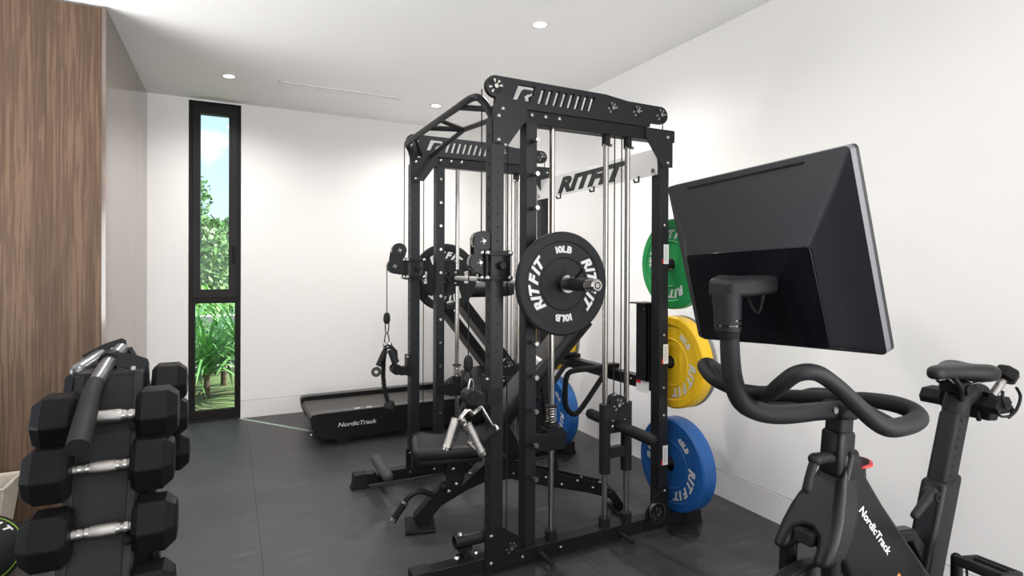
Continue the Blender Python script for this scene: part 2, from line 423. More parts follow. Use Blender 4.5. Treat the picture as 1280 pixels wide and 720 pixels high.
mb = nb('wood').box(XL-.15, XL, YB, 1.40, 0, H).box(XL-.15, XL, 3.42, YC+.2, 0, H).box(XL-.15, XL, 1.40, 3.42, 2.47, H)  # unseen wall; dark wood and opening size chosen to dim the right wall
struct(mb.build('wall_left'))
mb = nb('wall').box(XL, -1.9, YB-.15, YB, 0, H).box(2.0, XR, YB-.15, YB, 0, H).box(-1.9, 2.0, YB-.15, YB, 2.45, H)
struct(mb.build('wall_rear'))
# base boards sit flush, set off by a thin shadow gap
G = 0.1425
mb = nb('trim').box(XR-.004, XR+.001, -.4, YF, 0, G-.004).mat(M['gap']).box(XR-.0015, XR+.001, -.4, YF, G-.004, G+.003)
struct(mb.build('baseboard_right'))
mb = nb('trim').box(WX1+.002, XR-.004, YF-.004, YF+.001, 0, G-.004).box(XC, WX0-.002, YF-.004, YF+.001, 0, G-.004).mat(M['gap']).box(WX1+.002, XR, YF-.0015, YF+.001, G-.004, G+.003).box(XC, WX0-.002, YF-.0015, YF+.001, G-.004, G+.003)
struct(mb.build('baseboard_far'))
struct(nb('tape').add([(0.06, 5.16, .0008), (0.085, 5.172, .0008), (0.60, 4.50, .0008), (0.585, 4.475, .0008)], [(0, 1, 2, 3)]).build('trim_1'))

# window: fixed lower light, casement above, in a dark bronze frame
y0, y1 = YF+.035, YF+.10
def rect_frame(mb, x0, x1, z0, z1, l, r, b, t, ya, yb):
    """a rectangular frame round an opening, as one ring"""
    o = [(x0, z0), (x1, z0), (x1, z1), (x0, z1)]; i = [(x0+l, z0+b), (x1-r, z0+b), (x1-r, z1-t), (x0+l, z1-t)]
    vs = [(p[0], ya, p[1]) for p in o+i] + [(p[0], yb, p[1]) for p in o+i]; fs = []
    for k in range(4):
        q = (k+1) % 4
        fs += [(k, q, 4+q, 4+k), (8+k, 8+q, 12+q, 12+k), (k, q, 8+q, 8+k), (4+k, 4+q, 12+q, 12+k)]
    return mb.add(vs, fs)
win = nb('framewin')
rect_frame(win, WX0, WX1, WZ0, WZ1, .028, .028, .050, .030, y0, y1)
rect_frame(win, WX0, WX1, 0.0, WZ1+.001, .004, .004, .012, .004, YF-.001, y0)
win.box(WX0+.028, WX1-.028, y0, y1, .958, .992)
win = struct(win.build('window_1', bevel=.0015))
sash = rect_frame(nb('framewin'), WX0+.024, WX1-.024, .990, WZ1-.026, .058, .066, .070, .066, y0-.018, y1-.01)
sash.build('window_sash', win, bevel=.003)
low = rect_frame(nb('framewin'), WX0+.028, WX1-.028, .062, .958, .018, .016, .016, .012, y0+.01, y1-.01)
low.build('glazing_bead', win, bevel=.002)
nb('glass').box(WX0+.07, WX1-.07, YF+.06, YF+.066, 1.04, WZ1-.07).box(WX0+.03, WX1-.03, YF+.062, YF+.068, .06, .965).build('window_pane', win)
hd = nb('hole').rbox(.018, .040, y0-.028, y0-.017, 1.27, 1.41, .003).cyl((.029, y0-.028, 1.40), (.029, y0-.060, 1.40), .009).rbox(.019, .039, y0-.068, y0-.052, 1.28, 1.415, .005)
hd.build('window_handle', win)

# wood clad cabinet block filling the left corner
cab = thing('wall_cabinet', (-1.5, 4.3, 0), 'floor-to-ceiling cabinet block clad in brown wood veneer left of the tall window', 'cabinet')
nb('wood').box(XL+.01, XC-.019, YC, YC+.018, .0, H-.012).build('front_panel', cab)
nb('woodgloss').box(XC-.018, XC, YC, 4.598, .0, H-.004).build('side_panel', cab)
nb('woodgloss').box(XC-.018, XC, 4.603, YF-.005, .0, H-.004).build('door', cab)
nb('gap').box(XL+.02, XC-.02, YC+.02, YF-.01, .0, H-.004).build('carcass', cab)

# recessed lights
def downlight(x, y, label, power):
    t = thing('ceiling_light', (x, y, H), label, 'light')
    nb('trim').ring([(.034, -.0005), (.046, -.0005), (.047, -.004), (.035, -.006)], Matrix.Translation((x, y, H)), 40).build('trim_ring', t)
    m = M.setdefault('lamp', principled('lamp_diffuser', (1, 1, 1), 0.5, emit=(1.0, 0.95, 0.88, 6)))
    MB().mat(m).lathe([(0, -.0035), (.034, -.0035), (.034, -.0008)], Matrix.Translation((x, y, H)), 32).build('diffuser', t)
    lamp('downlight_lamp', 'SPOT', (x, y, H-.02), power, (1.0, 0.96, 0.925), direction=(0, 0, -1), spot_size=2.8, spot_blend=1.0, shadow_soft_size=.035)
downlight(-0.01, 4.448, 'small round recessed ceiling light near the tall window and wood cabinet', 30)
downlight(1.517, 4.48, 'small round recessed ceiling light above the treadmill, by the far end of the slot vent', 34)
downlight(1.517, 2.726, 'small round recessed ceiling light directly above the power rack', 46)
lamp('downlight_lamp', 'SPOT', (-0.01, 2.726, H-.02), 38, (1.0, 0.96, 0.925), direction=(0, 0, -1), spot_size=2.8, spot_blend=1.0, shadow_soft_size=.035)
lamp('downlight_lamp', 'SPOT', (-0.01, 0.95, H-.02), 30, (1.0, 0.96, 0.925), direction=(0, 0, -1), spot_size=2.8, spot_blend=1.0, shadow_soft_size=.035)
lamp('downlight_lamp', 'SPOT', (1.517, 0.95, H-.02), 8, (1.0, 0.96, 0.925), direction=(0, 0, -1), spot_size=2.8, spot_blend=1.0, shadow_soft_size=.035)
vent = thing('ceiling_vent', (.76, 4.46, H), 'long narrow white slot air vent in the ceiling near the far wall', 'vent')
vx0, vx1, vy0, vy1 = .312, 1.212, 4.405, 4.485
nb('trim').box(vx0, vx1, vy0, vy0+.010, H-.007, H+.0).box(vx0, vx1, vy1-.010, vy1, H-.007, H).box(vx0, vx0+.012, vy0, vy1, H-.004, H).box(vx1-.012, vx1, vy0, vy1, H-.004, H).build('frame', vent)
mb = nb('ceil')
for k in range(3): mb.box(vx0+.012, vx1-.012, vy0+.017+k*.020, vy0+.025+k*.020, H-.0035, H)
mb.build('slat', vent)
nb('grey').box(vx0+.01, vx1-.01, vy0+.008, vy1-.008, H-.0012, H).build('slot_backing', vent)

# ================================================================ GARDEN outside the window
struct(nb('soil').box(-14, 14, YF+.2, 30, -.15, -.05).build('ground'))
g = nb('concrete').box(-5, 5, 9.6, 9.85, -.05, .42).box(-5, 5, 9.55, 9.9, .42, .50).build('garden_wall')
tag(g, 'low pale garden retaining wall seen through the lower window pane', 'wall')
g = nb('concrete').box(-5, 5, 7.7, 8.6, -.05, .02).build('garden_path')
tag(g, 'pale paved garden path beyond the strap-leaved plants', 'path')

def strap_plant(x, y, n, hgt, label, seed, mat='leaf3'):
    rnd = random.Random(seed)
    t = thing('strap_leaf_plant', (x, y, -.05), label, 'plant', 'strap-leaved plants outside the window')
    nb('bark').cyl((x, y, -.05), (x, y, hgt*.35), .03, .022, 8).build('stem', t)
    mb = nb(mat)
    for i in range(n):
        a = rnd.uniform(0, 2*PI); el = rnd.uniform(.15, 1.35); Lh = hgt*rnd.uniform(.6, 1.05); wd = rnd.uniform(.010, .020)
        p = Vector((x, y, hgt*rnd.uniform(.2, .42))); d = Vector((math.cos(a)*math.cos(el), math.sin(a)*math.cos(el), math.sin(el)))
        side = Vector((-math.sin(a), math.cos(a), 0)); vs = []; k = 7
        for j in range(k+1):
            f = j/k; ww = wd*(1-f**2.2)+.0008
            vs += [p - side*ww, p + side*ww]
            p = p + d*(Lh/k); d = (d + Vector((0, 0, -.17))).normalized()
        mb.add(vs, [(2*j, 2*j+1, 2*j+3, 2*j+2) for j in range(k)])
    mb.build('foliage', t)
strap_plant(-.20, 6.30, 120, .85, 'arching strap-leaved plant outside, lowest at the left of the lower pane', 1)
strap_plant(.12, 6.45, 120, .95, 'arching strap-leaved plant outside, at the right edge of the lower pane', 2)
strap_plant(-.06, 6.95, 110, .80, 'arching strap-leaved plant outside, standing behind the two nearest ones', 3)
strap_plant(-.42, 6.8, 90, .95, 'arching strap-leaved plant outside, cut off by the left edge of the lower pane', 5)

def leaf_cloud(mb, centre, rad, n, size, rnd, hollow=.35):
    for i in range(n):
        while True:
            q = Vector((rnd.uniform(-1, 1), rnd.uniform(-1, 1), rnd.uniform(-1, 1)))
            if hollow < q.length < 1: break
        p = Vector(centre) + Vector((q.x*rad[0], q.y*rad[1], q.z*rad[2]))
        a = Vector((rnd.gauss(0, 1), rnd.gauss(0, 1), rnd.gauss(0, 1))).normalized(); b = a.orthogonal().normalized()
        s_ = size*rnd.uniform(.6, 1.3)
        mb.add([p - a*s_, p - b*s_*.45, p + a*s_, p + b*s_*.45], [(0, 1, 2, 3)])
def bush(x, y, r, hgt, n, label, mat, seed):
    rnd = random.Random(seed); t = thing('garden_bush', (x, y, -.05), label, 'bush', 'bushes behind the garden wall')
    mb = nb('bark')
    for k in range(5): mb.cyl((x+rnd.uniform(-.1, .1), y, -.05), (x+rnd.uniform(-r, r)*.5, y+rnd.uniform(-r, r)*.5, hgt*.7), .02, .008, 6)
    mb.build('stem', t)
    mb = nb(mat)
    for k in range(7): leaf_cloud(mb, (x+rnd.uniform(-.5, .5)*r, y+rnd.uniform(-.4, .4)*r, hgt*rnd.uniform(.35, .8)), (r*.6, r*.6, hgt*.3), n//7, .05, rnd)
    mb.build('foliage', t)
bush(-.8, 10.8, .8, 1.0, 1500, 'rounded yellow-green bush left behind the garden wall', 'leaf1', 11)
bush(.1, 11.2, .8, .95, 1500, 'rounded light green bush right behind the garden wall', 'leaf1', 12)
bush(-.2, 7.6, .35, .42, 600, 'small low green bush between the strap-leaved plants and the path', 'leaf2', 13)

def tree(x, y, hgt, r, label, seed, n=9000, mat='leaf2'):
    rnd = random.Random(seed); t = thing('garden_tree', (x, y, -.05), label, 'tree', 'trees beyond the garden wall')
    mb = nb('bark').tube([(x, y, -.1), (x+.1, y, hgt*.3), (x-.05, y, hgt*.6), (x, y, hgt*.9)], [.13, .11, .08, .03], n=8)
    for k in range(7):
        a = rnd.uniform(0, 2*PI); z = hgt*rnd.uniform(.3, .7)
        mb.tube([(x, y, z), (x+math.cos(a)*r*.4, y+math.sin(a)*r*.4, z+.35), (x+math.cos(a)*r*.8, y+math.sin(a)*r*.8, z+.8)], [.05, .03, .012], n=6)
    mb.build('trunk', t)
    mb = nb(mat)
    for k in range(16):
        a = rnd.uniform(0, 2*PI); q = rnd.uniform(.1, .75)*r; z = hgt*rnd.uniform(.25, .92); s_ = 1.15-.5*abs(z/hgt-.5)
        leaf_cloud(mb, (x+math.cos(a)*q, y+math.sin(a)*q, z), (r*.45*s_, r*.45*s_, hgt*.17), n//16, .075, rnd, .2)
    mb.build('foliage', t)
tree(-1.25, 14.5, 3.15, 1.15, 'leafy green tree seen in the left half of the upper pane', 21)
tree(.35, 16.0, 2.5, 1.2, 'lower leafy tree at the right of the upper pane', 22)
tree(-.45, 13.0, 2.1, .9, 'dense small tree in the middle below the taller trees', 23, 4200)
tree(-3.6, 16.5, 4.2, 1.3, 'tall leafy tree mostly hidden by the left window frame', 24, 3000)

# ================================================================ POWER RACK
YM = 2.69                                    # mid plane of the rack
def mir(y, side): return y if side == 0 else 2*YM - y
rack = thing('power_rack', (1.38, YM, 0), 'tall black power rack with chrome guide rods in the middle of the gym', 'exercise machine')
MX = facing
def pulley(mb, c, r, yh):
    """grooved wheel with its axle along Y"""
    m = Matrix.Translation(Vector(c)) @ Matrix.Rotation(PI/2, 4, 'X')
    mb.mat(M['hole']).lathe([(0, -yh), (r, -yh), (r*.86, 0), (r, yh), (0, yh)], m, 28)
def star(mb, c, yface, r, outn, small=False):
    """eight spoke cut-outs and a bright axle bolt on a cover plate"""
    mb.mat(M['satin']).cyl((c[0], yface, c[1]), (c[0], yface+outn*.008, c[1]), .0065 if small else .0100, .006 if small else .009, n=12)
    for k in range(0, 8, 2 if small else 1):
        a = k*PI/4+.2; ca, sa = math.cos(a), math.sin(a)
        pts = [(r*.42*ca-.0016*sa, r*.42*sa+.0016*ca), (r*.42*ca+.0016*sa, r*.42*sa-.0016*ca), (r*.82*ca+.005*sa, r*.82*sa-.005*ca), (r*.82*ca-.005*sa, r*.82*sa+.005*ca)]
        mb.mat(M['satin'] if (k in (0, 1, 4, 5, 2) and not small) else M['hole'] if not small else M['grey']).add([(c[0]+p[0], yface+outn*.0012, c[1]+p[1]) for p in pts], [(0, 1, 2, 3)])

def R_cut():
    """the R mark as cut-out polygons (italic), in x,z"""
    x0, x1, z0, z1 = 1.036, 1.145, 1.937, 2.002
    sh = .026/.065
    def q(u_, v): return (x0 + u_*(x1-x0-.026) + (v*(z1-z0))*sh, z0 + v*(z1-z0))
    return [[q(0,0), q(.0,1), q(.95,1), q(1.02,.45), q(.86,.36), q(1.0,0), q(.68,0), q(.52,.33), q(.62,.33), q(.68,.52), q(.9,.56), q(.86,.74), q(.36,.74), q(.30,0)][::-1]]
slots = []
for k in range(8):
    x = 1.150 + k*.0358; slots.append([(x, 1.934), (x+.019, 1.934), (x+.0395, 1.998), (x+.0205, 1.998)])
def round_outline():
    pts = []
    for k in range(13):
        a = PI/2 + PI*k/12; pts.append((.958+.044*math.cos(a), 1.979+.044*math.sin(a)))
    pts += [(.955, 1.903), (1.745, 1.903), (1.750, 1.925)]
    for k in range(13):
        a = -PI/2 + PI*k/12; pts.append((1.812+.040*math.cos(a), 1.965+.040*math.sin(a)))
    pts += [(1.62, 2.006), (1.50, 2.020)]
    return pts

for side in (0, 1):
    o_ = -1 if side == 0 else 1              # outward direction along Y
    def Y_(v): return mir(v, side)
    def yb(a, b): return (min(Y_(a), Y_(b)), max(Y_(a), Y_(b)))
    ya, yc = yb(2.090, 2.150); ym = (ya+yc)/2
    nb('steel').box(.640, 2.04, ya, yc, .018, .078).build('base_beam', rack, bevel=.003)
    for xx in ((.62, .70), (1.98, 2.08)):
        nb('rubber').prism([(xx[0]-.02, 0), (xx[1]+.02, 0), (xx[1], .0175), (xx[1]-.005, .084), (xx[0]+.005, .084), (xx[0], .0175)] if False else [(xx[0]-.012, .0), (xx[1]+.012, .0), (xx[1], .022), (xx[1]-.004, .082), (xx[0]+.004, .082), (xx[0], .022)], ya-.004, yc+.004).build('foot_cap', rack, bevel=.002)
    nb('rubber').cyl((1.93, ym-.07, 0), (1.93, ym-.07, .016), .075, .065, n=28).build('floor_pad', rack)
    # uprights
    m = nb('steel2').box(.944, .998, ya, yc, .078, 1.852).mat(M['hole'])
    for k in range(30):
        z = .16+k*.056
        m.cyl((.9436, ym, z), (.9432, ym, z), .009, n=12)
        m.cyl((.971, ya-.0002, z+.02), (.971, ya-.0006, z+.02), .0045, n=10)
    m.build('front_upright', rack, bevel=.003)
    m = nb('steel2').box(1.100, 1.152, ya, yc, .078, 1.852)
    m.build('middle_upright', rack, bevel=.003)
    for k in range(11):
        z = .378+k*.1395; f0, f1 = (ya, -1) if side == 0 else (yc, 1)
        nb('satin').cyl((1.127, f0, z), (1.127, f0+f1*.045, z), .0085, n=12).cyl((1.127, f0+f1*.045, z), (1.127, f0+f1*.053, z), .011, .0095, n=12).build('catch_pin', rack)
        if side == 1: nb('satin').cyl((1.127, ya, z), (1.127, ya-.004, z), .009, n=10).build('bolt', rack)
    m = nb('steel2').box(1.812, 1.866, ya, yc, .078, 1.852).mat(M['satin'])
    for z in (.55, .68, .93, 1.45, 1.75): m.cyl((1.842, ya, z), (1.842, ya-.004, z), .009, .006, n=12)
    m.build('rear_upright', rack, bevel=.003)
    # top rail and pierced plates over it
    nb('steel').box(.950, 1.902, ya, yc, 1.846, 1.903).build('top_rail', rack, bevel=.003)
    for yy in (ya-.003, ya+.0125):
        me, mt = cut_plate(round_outline(), R_cut()+slots, yy, .005)
        nb('steel2').mesh(me, mt).build('pulley_cover_plate', rack)
    for (x, z, r) in ((.958, 1.979, .040), (1.534, 1.964, .034), (1.674, 1.966, .034), (1.812, 1.966, .038)):
        m = nb('steel'); pulley(m, (x, ya+.005, z), r, .0045); pu = m.build('top_pulley', rack)
        m = nb('satin'); star(m, (x, z), ya-.0056, r*.92, -1); m.build('axle_bolt', pu)
    # gussets
    gf = nb('steel2').prism([(.946, 1.912), (1.100, 1.906), (1.100, 1.865), (1.018, 1.752), (.946, 1.752)], ya-.0078, ya-.0058).build('corner_gusset', rack)
    gr_ = nb('steel2').prism([(1.720, 1.900), (1.830, 1.895), (1.882, 1.893), (1.882, 1.725), (1.822, 1.725), (1.720, 1.858)], ya-.007, ya-.0005).build('corner_gusset', rack)
    for x, z, g_ in ((.972, 1.765, gf), (.972, 1.862, gf), (.990, 1.893, gf), (1.852, 1.745, gr_), (1.852, 1.865, gr_)): nb('satin').sphere((x, ya-.008, z), .0095, 10, sy=.7).build('bolt', g_)
    for x in (1.125, 1.190, 1.258): nb('satin').sphere((x, ya-.004, 1.883), .0095, 10, sy=.7).build('bolt', rack)
    for x in (1.09, 1.275): nb('satin').sphere((x, ya-.002, .048), .009, 10, sy=.7).build('bolt', rack)
    # bar guide rod with spring stop
    m = nb('chrome').cyl((1.243, ym, .09), (1.243, ym, 1.846), .0125, n=20); m.build('guide_rod', rack)
    nb('rubber').cyl((1.243, ym, .078), (1.243, ym, .118), .026, n=24).build('rod_collar', rack)
    m = nb('steel').box(1.205, 1.29, ya+.004, yc-.004, .476, .560).prism([(1.098, .532), (1.118, .548), (1.300, .548), (1.300, .470), (1.200, .470), (1.098, .500)], ya-.005, ya-.001).cyl((1.243, ym, .560), (1.243, ym, .575), .030, n=20)
    m.build('safety_stop', rack, bevel=.002)
    m = nb('chrome'); pts = []
    for k in range(73):
        a = k*2*PI/12; pts.append((1.243+.021*math.cos(a), ym+.021*math.sin(a), .580+.068*k/72))
    m.tube(pts, .0022, n=6, smooth=False).mat(M['rubber']).cyl((1.243, ym, .648), (1.243, ym, .655), .026, n=20).cyl((1.243, ym, .572), (1.243, ym, .584), .026, n=20)
    m.build('spring', rack)
    # weight carriage on two rods
    for x in (1.524, 1.645):
        nb('satin').cyl((x, ym, .09), (x, ym, 1.846), .0125, n=20).build('guide_rod', rack)
        nb('rubber').cyl((x, ym, .078), (x, ym, .118), .026, n=24).build('rod_collar', rack)
        nb('rubber').cyl((x, ym, 1.80), (x, ym, 1.848), .019, n=20).mat(M['satin']).sphere((x+.018, ym-.012, 1.802), .008, 8).sphere((x-.018, ym-.012, 1.80), .007, 8).build('rod_collar', rack)
    m = nb('steel2')
    for x in (1.524, 1.645): m.cyl((x, ym, .318), (x, ym, .632), .0255, n=24)
    m.box(1.53, 1.64, ym-.016, ym+.016, .385, .432).box(1.535, 1.635, ym-.022, ym+.022, .500, .560)
    m.mat(M['satin'])
    for x in (1.552, 1.618): m.sphere((x, ym-.023, .530), .010, 10, sy=.7); m.sphere((x, ym-.023, .556), .005, 8)
    car = m.build('weight_carriage', rack, bevel=.001)
    nb('rubber').tube([(1.585, ym+o_*.015, .531), (1.585, ym+o_*.245, .528)], .0255, n=24, smooth=False, round_end=True).tube([(1.585, ym-o_*.015, .531), (1.585, ym-o_*.20, .533)], .0255, n=24, smooth=False, round_end=True).build('weight_horn', car)
    m = nb('steel'); pulley(m, (1.585, ym, .625), .040, .012)
    m.mat(M['steel2']); me, mt = None, None
    arc = [(1.585+.046*math.cos(a), .625+.046*math.sin(a)) for a in [PI*k/12 for k in range(13)]] + [(1.539, .560), (1.631, .560)]
    m.prism(arc, ym-.021, ym-.017).prism(arc, ym+.017, ym+.021)
    m.mat(M['chrome']).ring([(.041, -.010), (.043, -.010), (.043, .010), (.041, .010)], Matrix.Translation((1.585, ym, .626)) @ Matrix.Rotation(PI/2, 4, 'X'), 28)
    star(m, (1.585, .625), ym-.0212, .036, -1)
    m.build('carriage_pulley', car)
    # cables
    for xx, z0, z1 in ((.912, 1.32, 1.97), (1.852, .13, 1.965), (1.572, .65, 1.95), (1.612, .65, 1.95), (1.030, .10, 1.846)):
        nb('hole').cyl((xx, ym, z1), (xx, ym, z0), .0027, n=8).build('cable', rack)
    # low pulleys
    m = nb('steel').prism([(.918, .190), (1.00, .190), (1.075, .135), (1.075, .04), (.918, .02)], ya-.006, ya-.001)
    m.mat(M['satin'])
    for x, z in ((.945, .165), (.945, .055)): m.sphere((x, ya-.007, z), .010, 10, sy=.7)
    star(m, (1.035, .100), ya-.0064, .030, -1); m.mat(M['satin']).ring([(.040, -.009), (.043, -.009), (.043, .009), (.040, .009)], Matrix.Translation((1.035, ym, .105)) @ Matrix.Rotation(PI/2, 4, 'X'), 28)
    m.build('low_pulley_plate', rack)
    m = nb('steel').prism([(1.868, .215), (1.84, .215), (1.735, .120), (1.725, .03), (1.868, .03)], ya-.006, ya-.001)
    m.mat(M['satin']).ring([(.044, -.009), (.047, -.009), (.047, .009), (.044, .009)], Matrix.Translation((1.79, ya-.012, .105)) @ Matrix.Rotation(PI/2, 4, 'X'), 28)
    star(m, (1.80, .095), ya-.0064, .036, -1); m.mat(M['satin']).sphere((1.845, ya-.007, .195), .009, 10, sy=.7)
    m.build('low_pulley_plate', rack)
    # band pegs on the base beam
    for x in (1.175, 1.590):
        yy = ya if side == 0 else yc
        nb('rubber').tube([(x, yy, .045), (x+.005, yy+o_*.085, .040)], .0105, n=12, smooth=False, round_end=True).cyl((x, yy, .045), (x, yy+o_*.006, .045), .018, n=14).build('band_peg', rack)
    # rear storage horns for plates, with a sticker beside each
    for z in (.315, .795, 1.268):
        nb('rubber').tube([(1.866, ym, z), (2.02, ym, z)], .0225, n=20, smooth=False, round_end=True).build('plate_horn', rack)
        if side == 0:
            nb('sticker').box(1.836, 1.8665, ya-.0012, ya-.0004, z+.000, z+.092).mat(M['red']).box(1.827, 1.836, ya-.0012, ya-.0004, z+.000, z+.022).mat(M['grey']).box(1.845, 1.848, ya-.0016, ya-.0011, z+.01, z+.082).box(1.855, 1.857, ya-.0016, ya-.0011, z+.02, z+.082).build('warning_sticker', rack)
    # sliding cable trolley on the front upright
    zc = 1.256 if side == 0 else 1.240
    m = nb('steel')
    m.box(.918, 1.024, ya-.012, ya-.002, zc+.040, zc+.058).box(.918, 1.024, ya-.012, ya-.002, zc-.058, zc-.040)
    m.box(.918, 1.024, yc+.002, yc+.012, zc+.040, zc+.058).box(.918, 1.024, yc+.002, yc+.012, zc-.058, zc-.040)
    m.box(.916, .926, ya-.010, yc+.010, zc-.065, zc+.062).box(1.016, 1.026, ya-.010, yc+.010, zc-.065, zc+.062)
    m.mat(M['chrome'])
    for z in (zc+.050, zc-.050):
        for x in (.921, 1.021): m.sphere((x, ya-.014, z), .012, 10)
        m.sphere((.910, ya+.012, z), .012, 10).sphere((.910, yc-.012, z), .012, 10)
    m.mat(M['steel']).cyl((.985, ya-.004, zc), (.985, ya-.030, zc), .015, n=18)
    tr = m.build('cable_trolley', rack, bevel=.0015)
    m = nb('steel2')
    def blob(x, z, r, a0, a1, k=10): return [(x+r*math.cos(a0+(a1-a0)*j/k), z+r*math.sin(a0+(a1-a0)*j/k)) for j in range(k+1)]
    dx = 0.0
    up_ = (.912, zc+.098) if side == 0 else (.880, zc+.105); dn = (.898, zc+.012) if side == 0 else (.852, zc+.012)
    out = blob(up_[0], up_[1], .042, -.5, 2.9) + blob(dn[0], dn[1], .042, 2.2, 4.6) + [(.915, zc-.040), (.915, zc+.020), (.905, zc+.045)]
    for yy in (ym-.022, ym+.018): m.prism(out, yy, yy+.004)
    m.mat(M['chrome'])
    for c in (up_, dn): m.ring([(.036, -.012), (.041, -.012), (.041, .012), (.036, .012)], Matrix.Translation((c[0]-.003, ym, c[1])) @ Matrix.Rotation(PI/2, 4, 'X'), 28)
    for c in (up_, dn): star(m, c, ym-.0222, .016, -1, True)
    for c in (up_, dn): pulley(m, (c[0], ym, c[1]), .036, .013)
    m.build('trolley_pulley', tr)
    zend = .885 if side == 0 else .975; cx_ = dn[0]-.0405
    m = nb('hole').cyl((cx_, ym, zc+.01), (cx_, ym, zend), .0026, n=8)
    m.mat(M['rubber']).tube([(cx_, ym, zend+.010), (cx_, ym, zend-.005), (cx_, ym, zend-.035), (cx_, ym, zend-.055)], [.008, .018, .020, .012], n=14)
    m.build('cable', tr)

# parts that join the two side frames
m = nb('steel2')
m.tube([(.965, 2.13, 1.86), (.935, 2.155, 1.93), (.905, 2.20, 1.955), (.90, 2.45, 1.955), (.90, 2.93, 1.955), (.905, 3.18, 1.955), (.935, 3.225, 1.93), (.965, 3.25, 1.86)], .0155, n=16)
m.tube([(.900, 2.60, 1.955), (1.06, 2.69, 1.945), (.900, 2.78, 1.955)], .0130, n=12, smooth=False)
m.tube([(1.06, 2.69, 1.945), (1.06, 2.14, 1.90)], .0130, n=12, smooth=False).tube([(1.06, 2.69, 1.945), (1.06, 3.24, 1.90)], .0130, n=12, smooth=False)
m.tube([(.900, 2.36, 1.955), (1.00, 2.15, 1.905)], .0130, n=12, smooth=False).tube([(.900, 3.02, 1.955), (1.00, 3.23, 1.905)], .0130, n=12, smooth=False)
m.build('pull_up_bar', rack)
pan = nb('brushed').box(1.806, 1.811, 2.105, 3.275, 1.690, 1.815).mat(M['satin'])
for y in (2.13, 3.25): pan.cyl((1.806, y, 1.712), (1.800, y, 1.712), .011, n=12)
pan = pan.build('logo_panel', rack)
m = nb('hole'); put_text(m, 'RITFIT', (1.8052, 2.668, 1.752), (0, -1, 0), (0, 0, 1), .086, .69, shear=.36, bold=.085); m.build('lettering', pan)
for y in (2.235, 2.62, 2.975): nb('steel').tube([(1.803, y, 1.70), (1.803, y, 1.672), (1.780, y, 1.668), (1.772, y, 1.680)], .005, n=8, smooth=False).build('hook', pan)
m = nb('steel').box(1.815, 1.865, 2.15, 3.23, .655, .712).mat(M['satin'])
for y in (2.30, 3.08): m.sphere((1.815, y, .690), .009, 8)
m.build('rear_crossbeam', rack, bevel=.002)
m = nb('steel').box(1.800, 1.806, 2.165, 2.245, .70, 1.075).box(1.800, 1.86, 2.165, 2.170, .70, 1.075).box(1.800, 1.86, 2.240, 2.245, .70, 1.075).box(1.76, 1.862, 2.15, 2.25, 1.075, 1.081).mat(M['satin'])
for z in (.77, .92, 1.05): m.cyl((1.800, 2.185, z), (1.797, 2.185, z), .006, n=8)
m.build('weight_stack_bracket', rack)
nb('sticker').box(1.8135, 1.8145, 2.165, 2.26, .640, .700).mat(M['red']).box(1.813, 1.8137, 2.225, 2.26, .68, .700).build('warning_sticker', rack)
# dip handles hooked on the rear crossbeam
for (ya_, sh) in ((2.50, 0), (2.88, 0)):
    m = nb('rubber')
    m.tube([(1.830, ya_, .722), (1.70, ya_, .716), (1.590, ya_, .712), (1.555, ya_, .680), (1.548, ya_, .60), (1.555, ya_, .530), (1.600, ya_, .488), (1.655, ya_, .520), (1.800, ya_, .690)], .0140, n=14, sub=4)
    m.mat(M['steel']).box(1.80, 1.875, ya_-.025, ya_+.025, .713, .735)
    m.build('dip_handle', rack)
m = nb('steel'); m.tube([(1.80, 2.80, .745), (1.56, 2.87, .735)], .014, n=14, smooth=False, round_end=True); m.build('hand_grip', rack)
# bar rests (J hooks) on the front uprights
for side in (0, 1):
    ym = mir(2.12, side)
    zj = .735 if side == 0 else .66
    m = nb('steel').box(.925, .944, ym-.030, ym+.030, zj-.045, zj+.075).box(.925, .985 if side == 0 else .95, ym-.036, ym-.031, zj-.040, zj+.02)
    m.mat(M['rubber']).prism([(.944, zj-.040), (.944, zj+.010), (.905, zj+.005), (.880, zj+.02), (.868, zj+.005), (.885, zj-.040)], ym-.028, ym+.028)
    m.mat(M['steel']).cyl((.865, ym-.034, zj-.005), (.865, ym+.034, zj-.005), .030, n=24)
    m.mat(M['chrome']).sphere((.925, ym-.034, zj+.065), .009, 8)
    m.build('bar_rest', rack, bevel=.001)
# landmine sleeve low on the near front upright
m = nb('steel').ring([(.021, 0), (.026, 0), (.026, .135), (.021, .135)], Matrix.Translation((.800, 2.12, .157)) @ Matrix.Rotation(PI/2, 4, 'Y'), 24)
m.box(.815, .875, 2.096, 2.144, .075, .095).box(.815, .870, 2.100, 2.140, .118, .134).cyl((.84, 2.09, .11), (.84, 2.15, .11), .012, n=14)
m.mat(M['chrome']).sphere((.822, 2.112, .184), .013, 10).sphere((.800, 2.09, .108), .012, 8).sphere((.880, 2.088, .112), .010, 8)
m.build('landmine_sleeve', rack)
# foot roller on the far base beam
m = nb('grip').tube([(.750, 3.235, .150), (.750, 2.985, .140)], .029, n=20, smooth=False, round_end=True).mat(M['steel']).box(.738, .765, 3.13, 3.155, .075, .135).box(.738, .80, 3.13, 3.25, .070, .084)
m.build('foot_roller', rack)
m = nb('steel').box(.925, 1.0, 3.10, 3.16, .08, .30).mat(M['satin']).sphere((.96, 3.098, .14), .009, 8)
m.build('seat_bracket', rack)

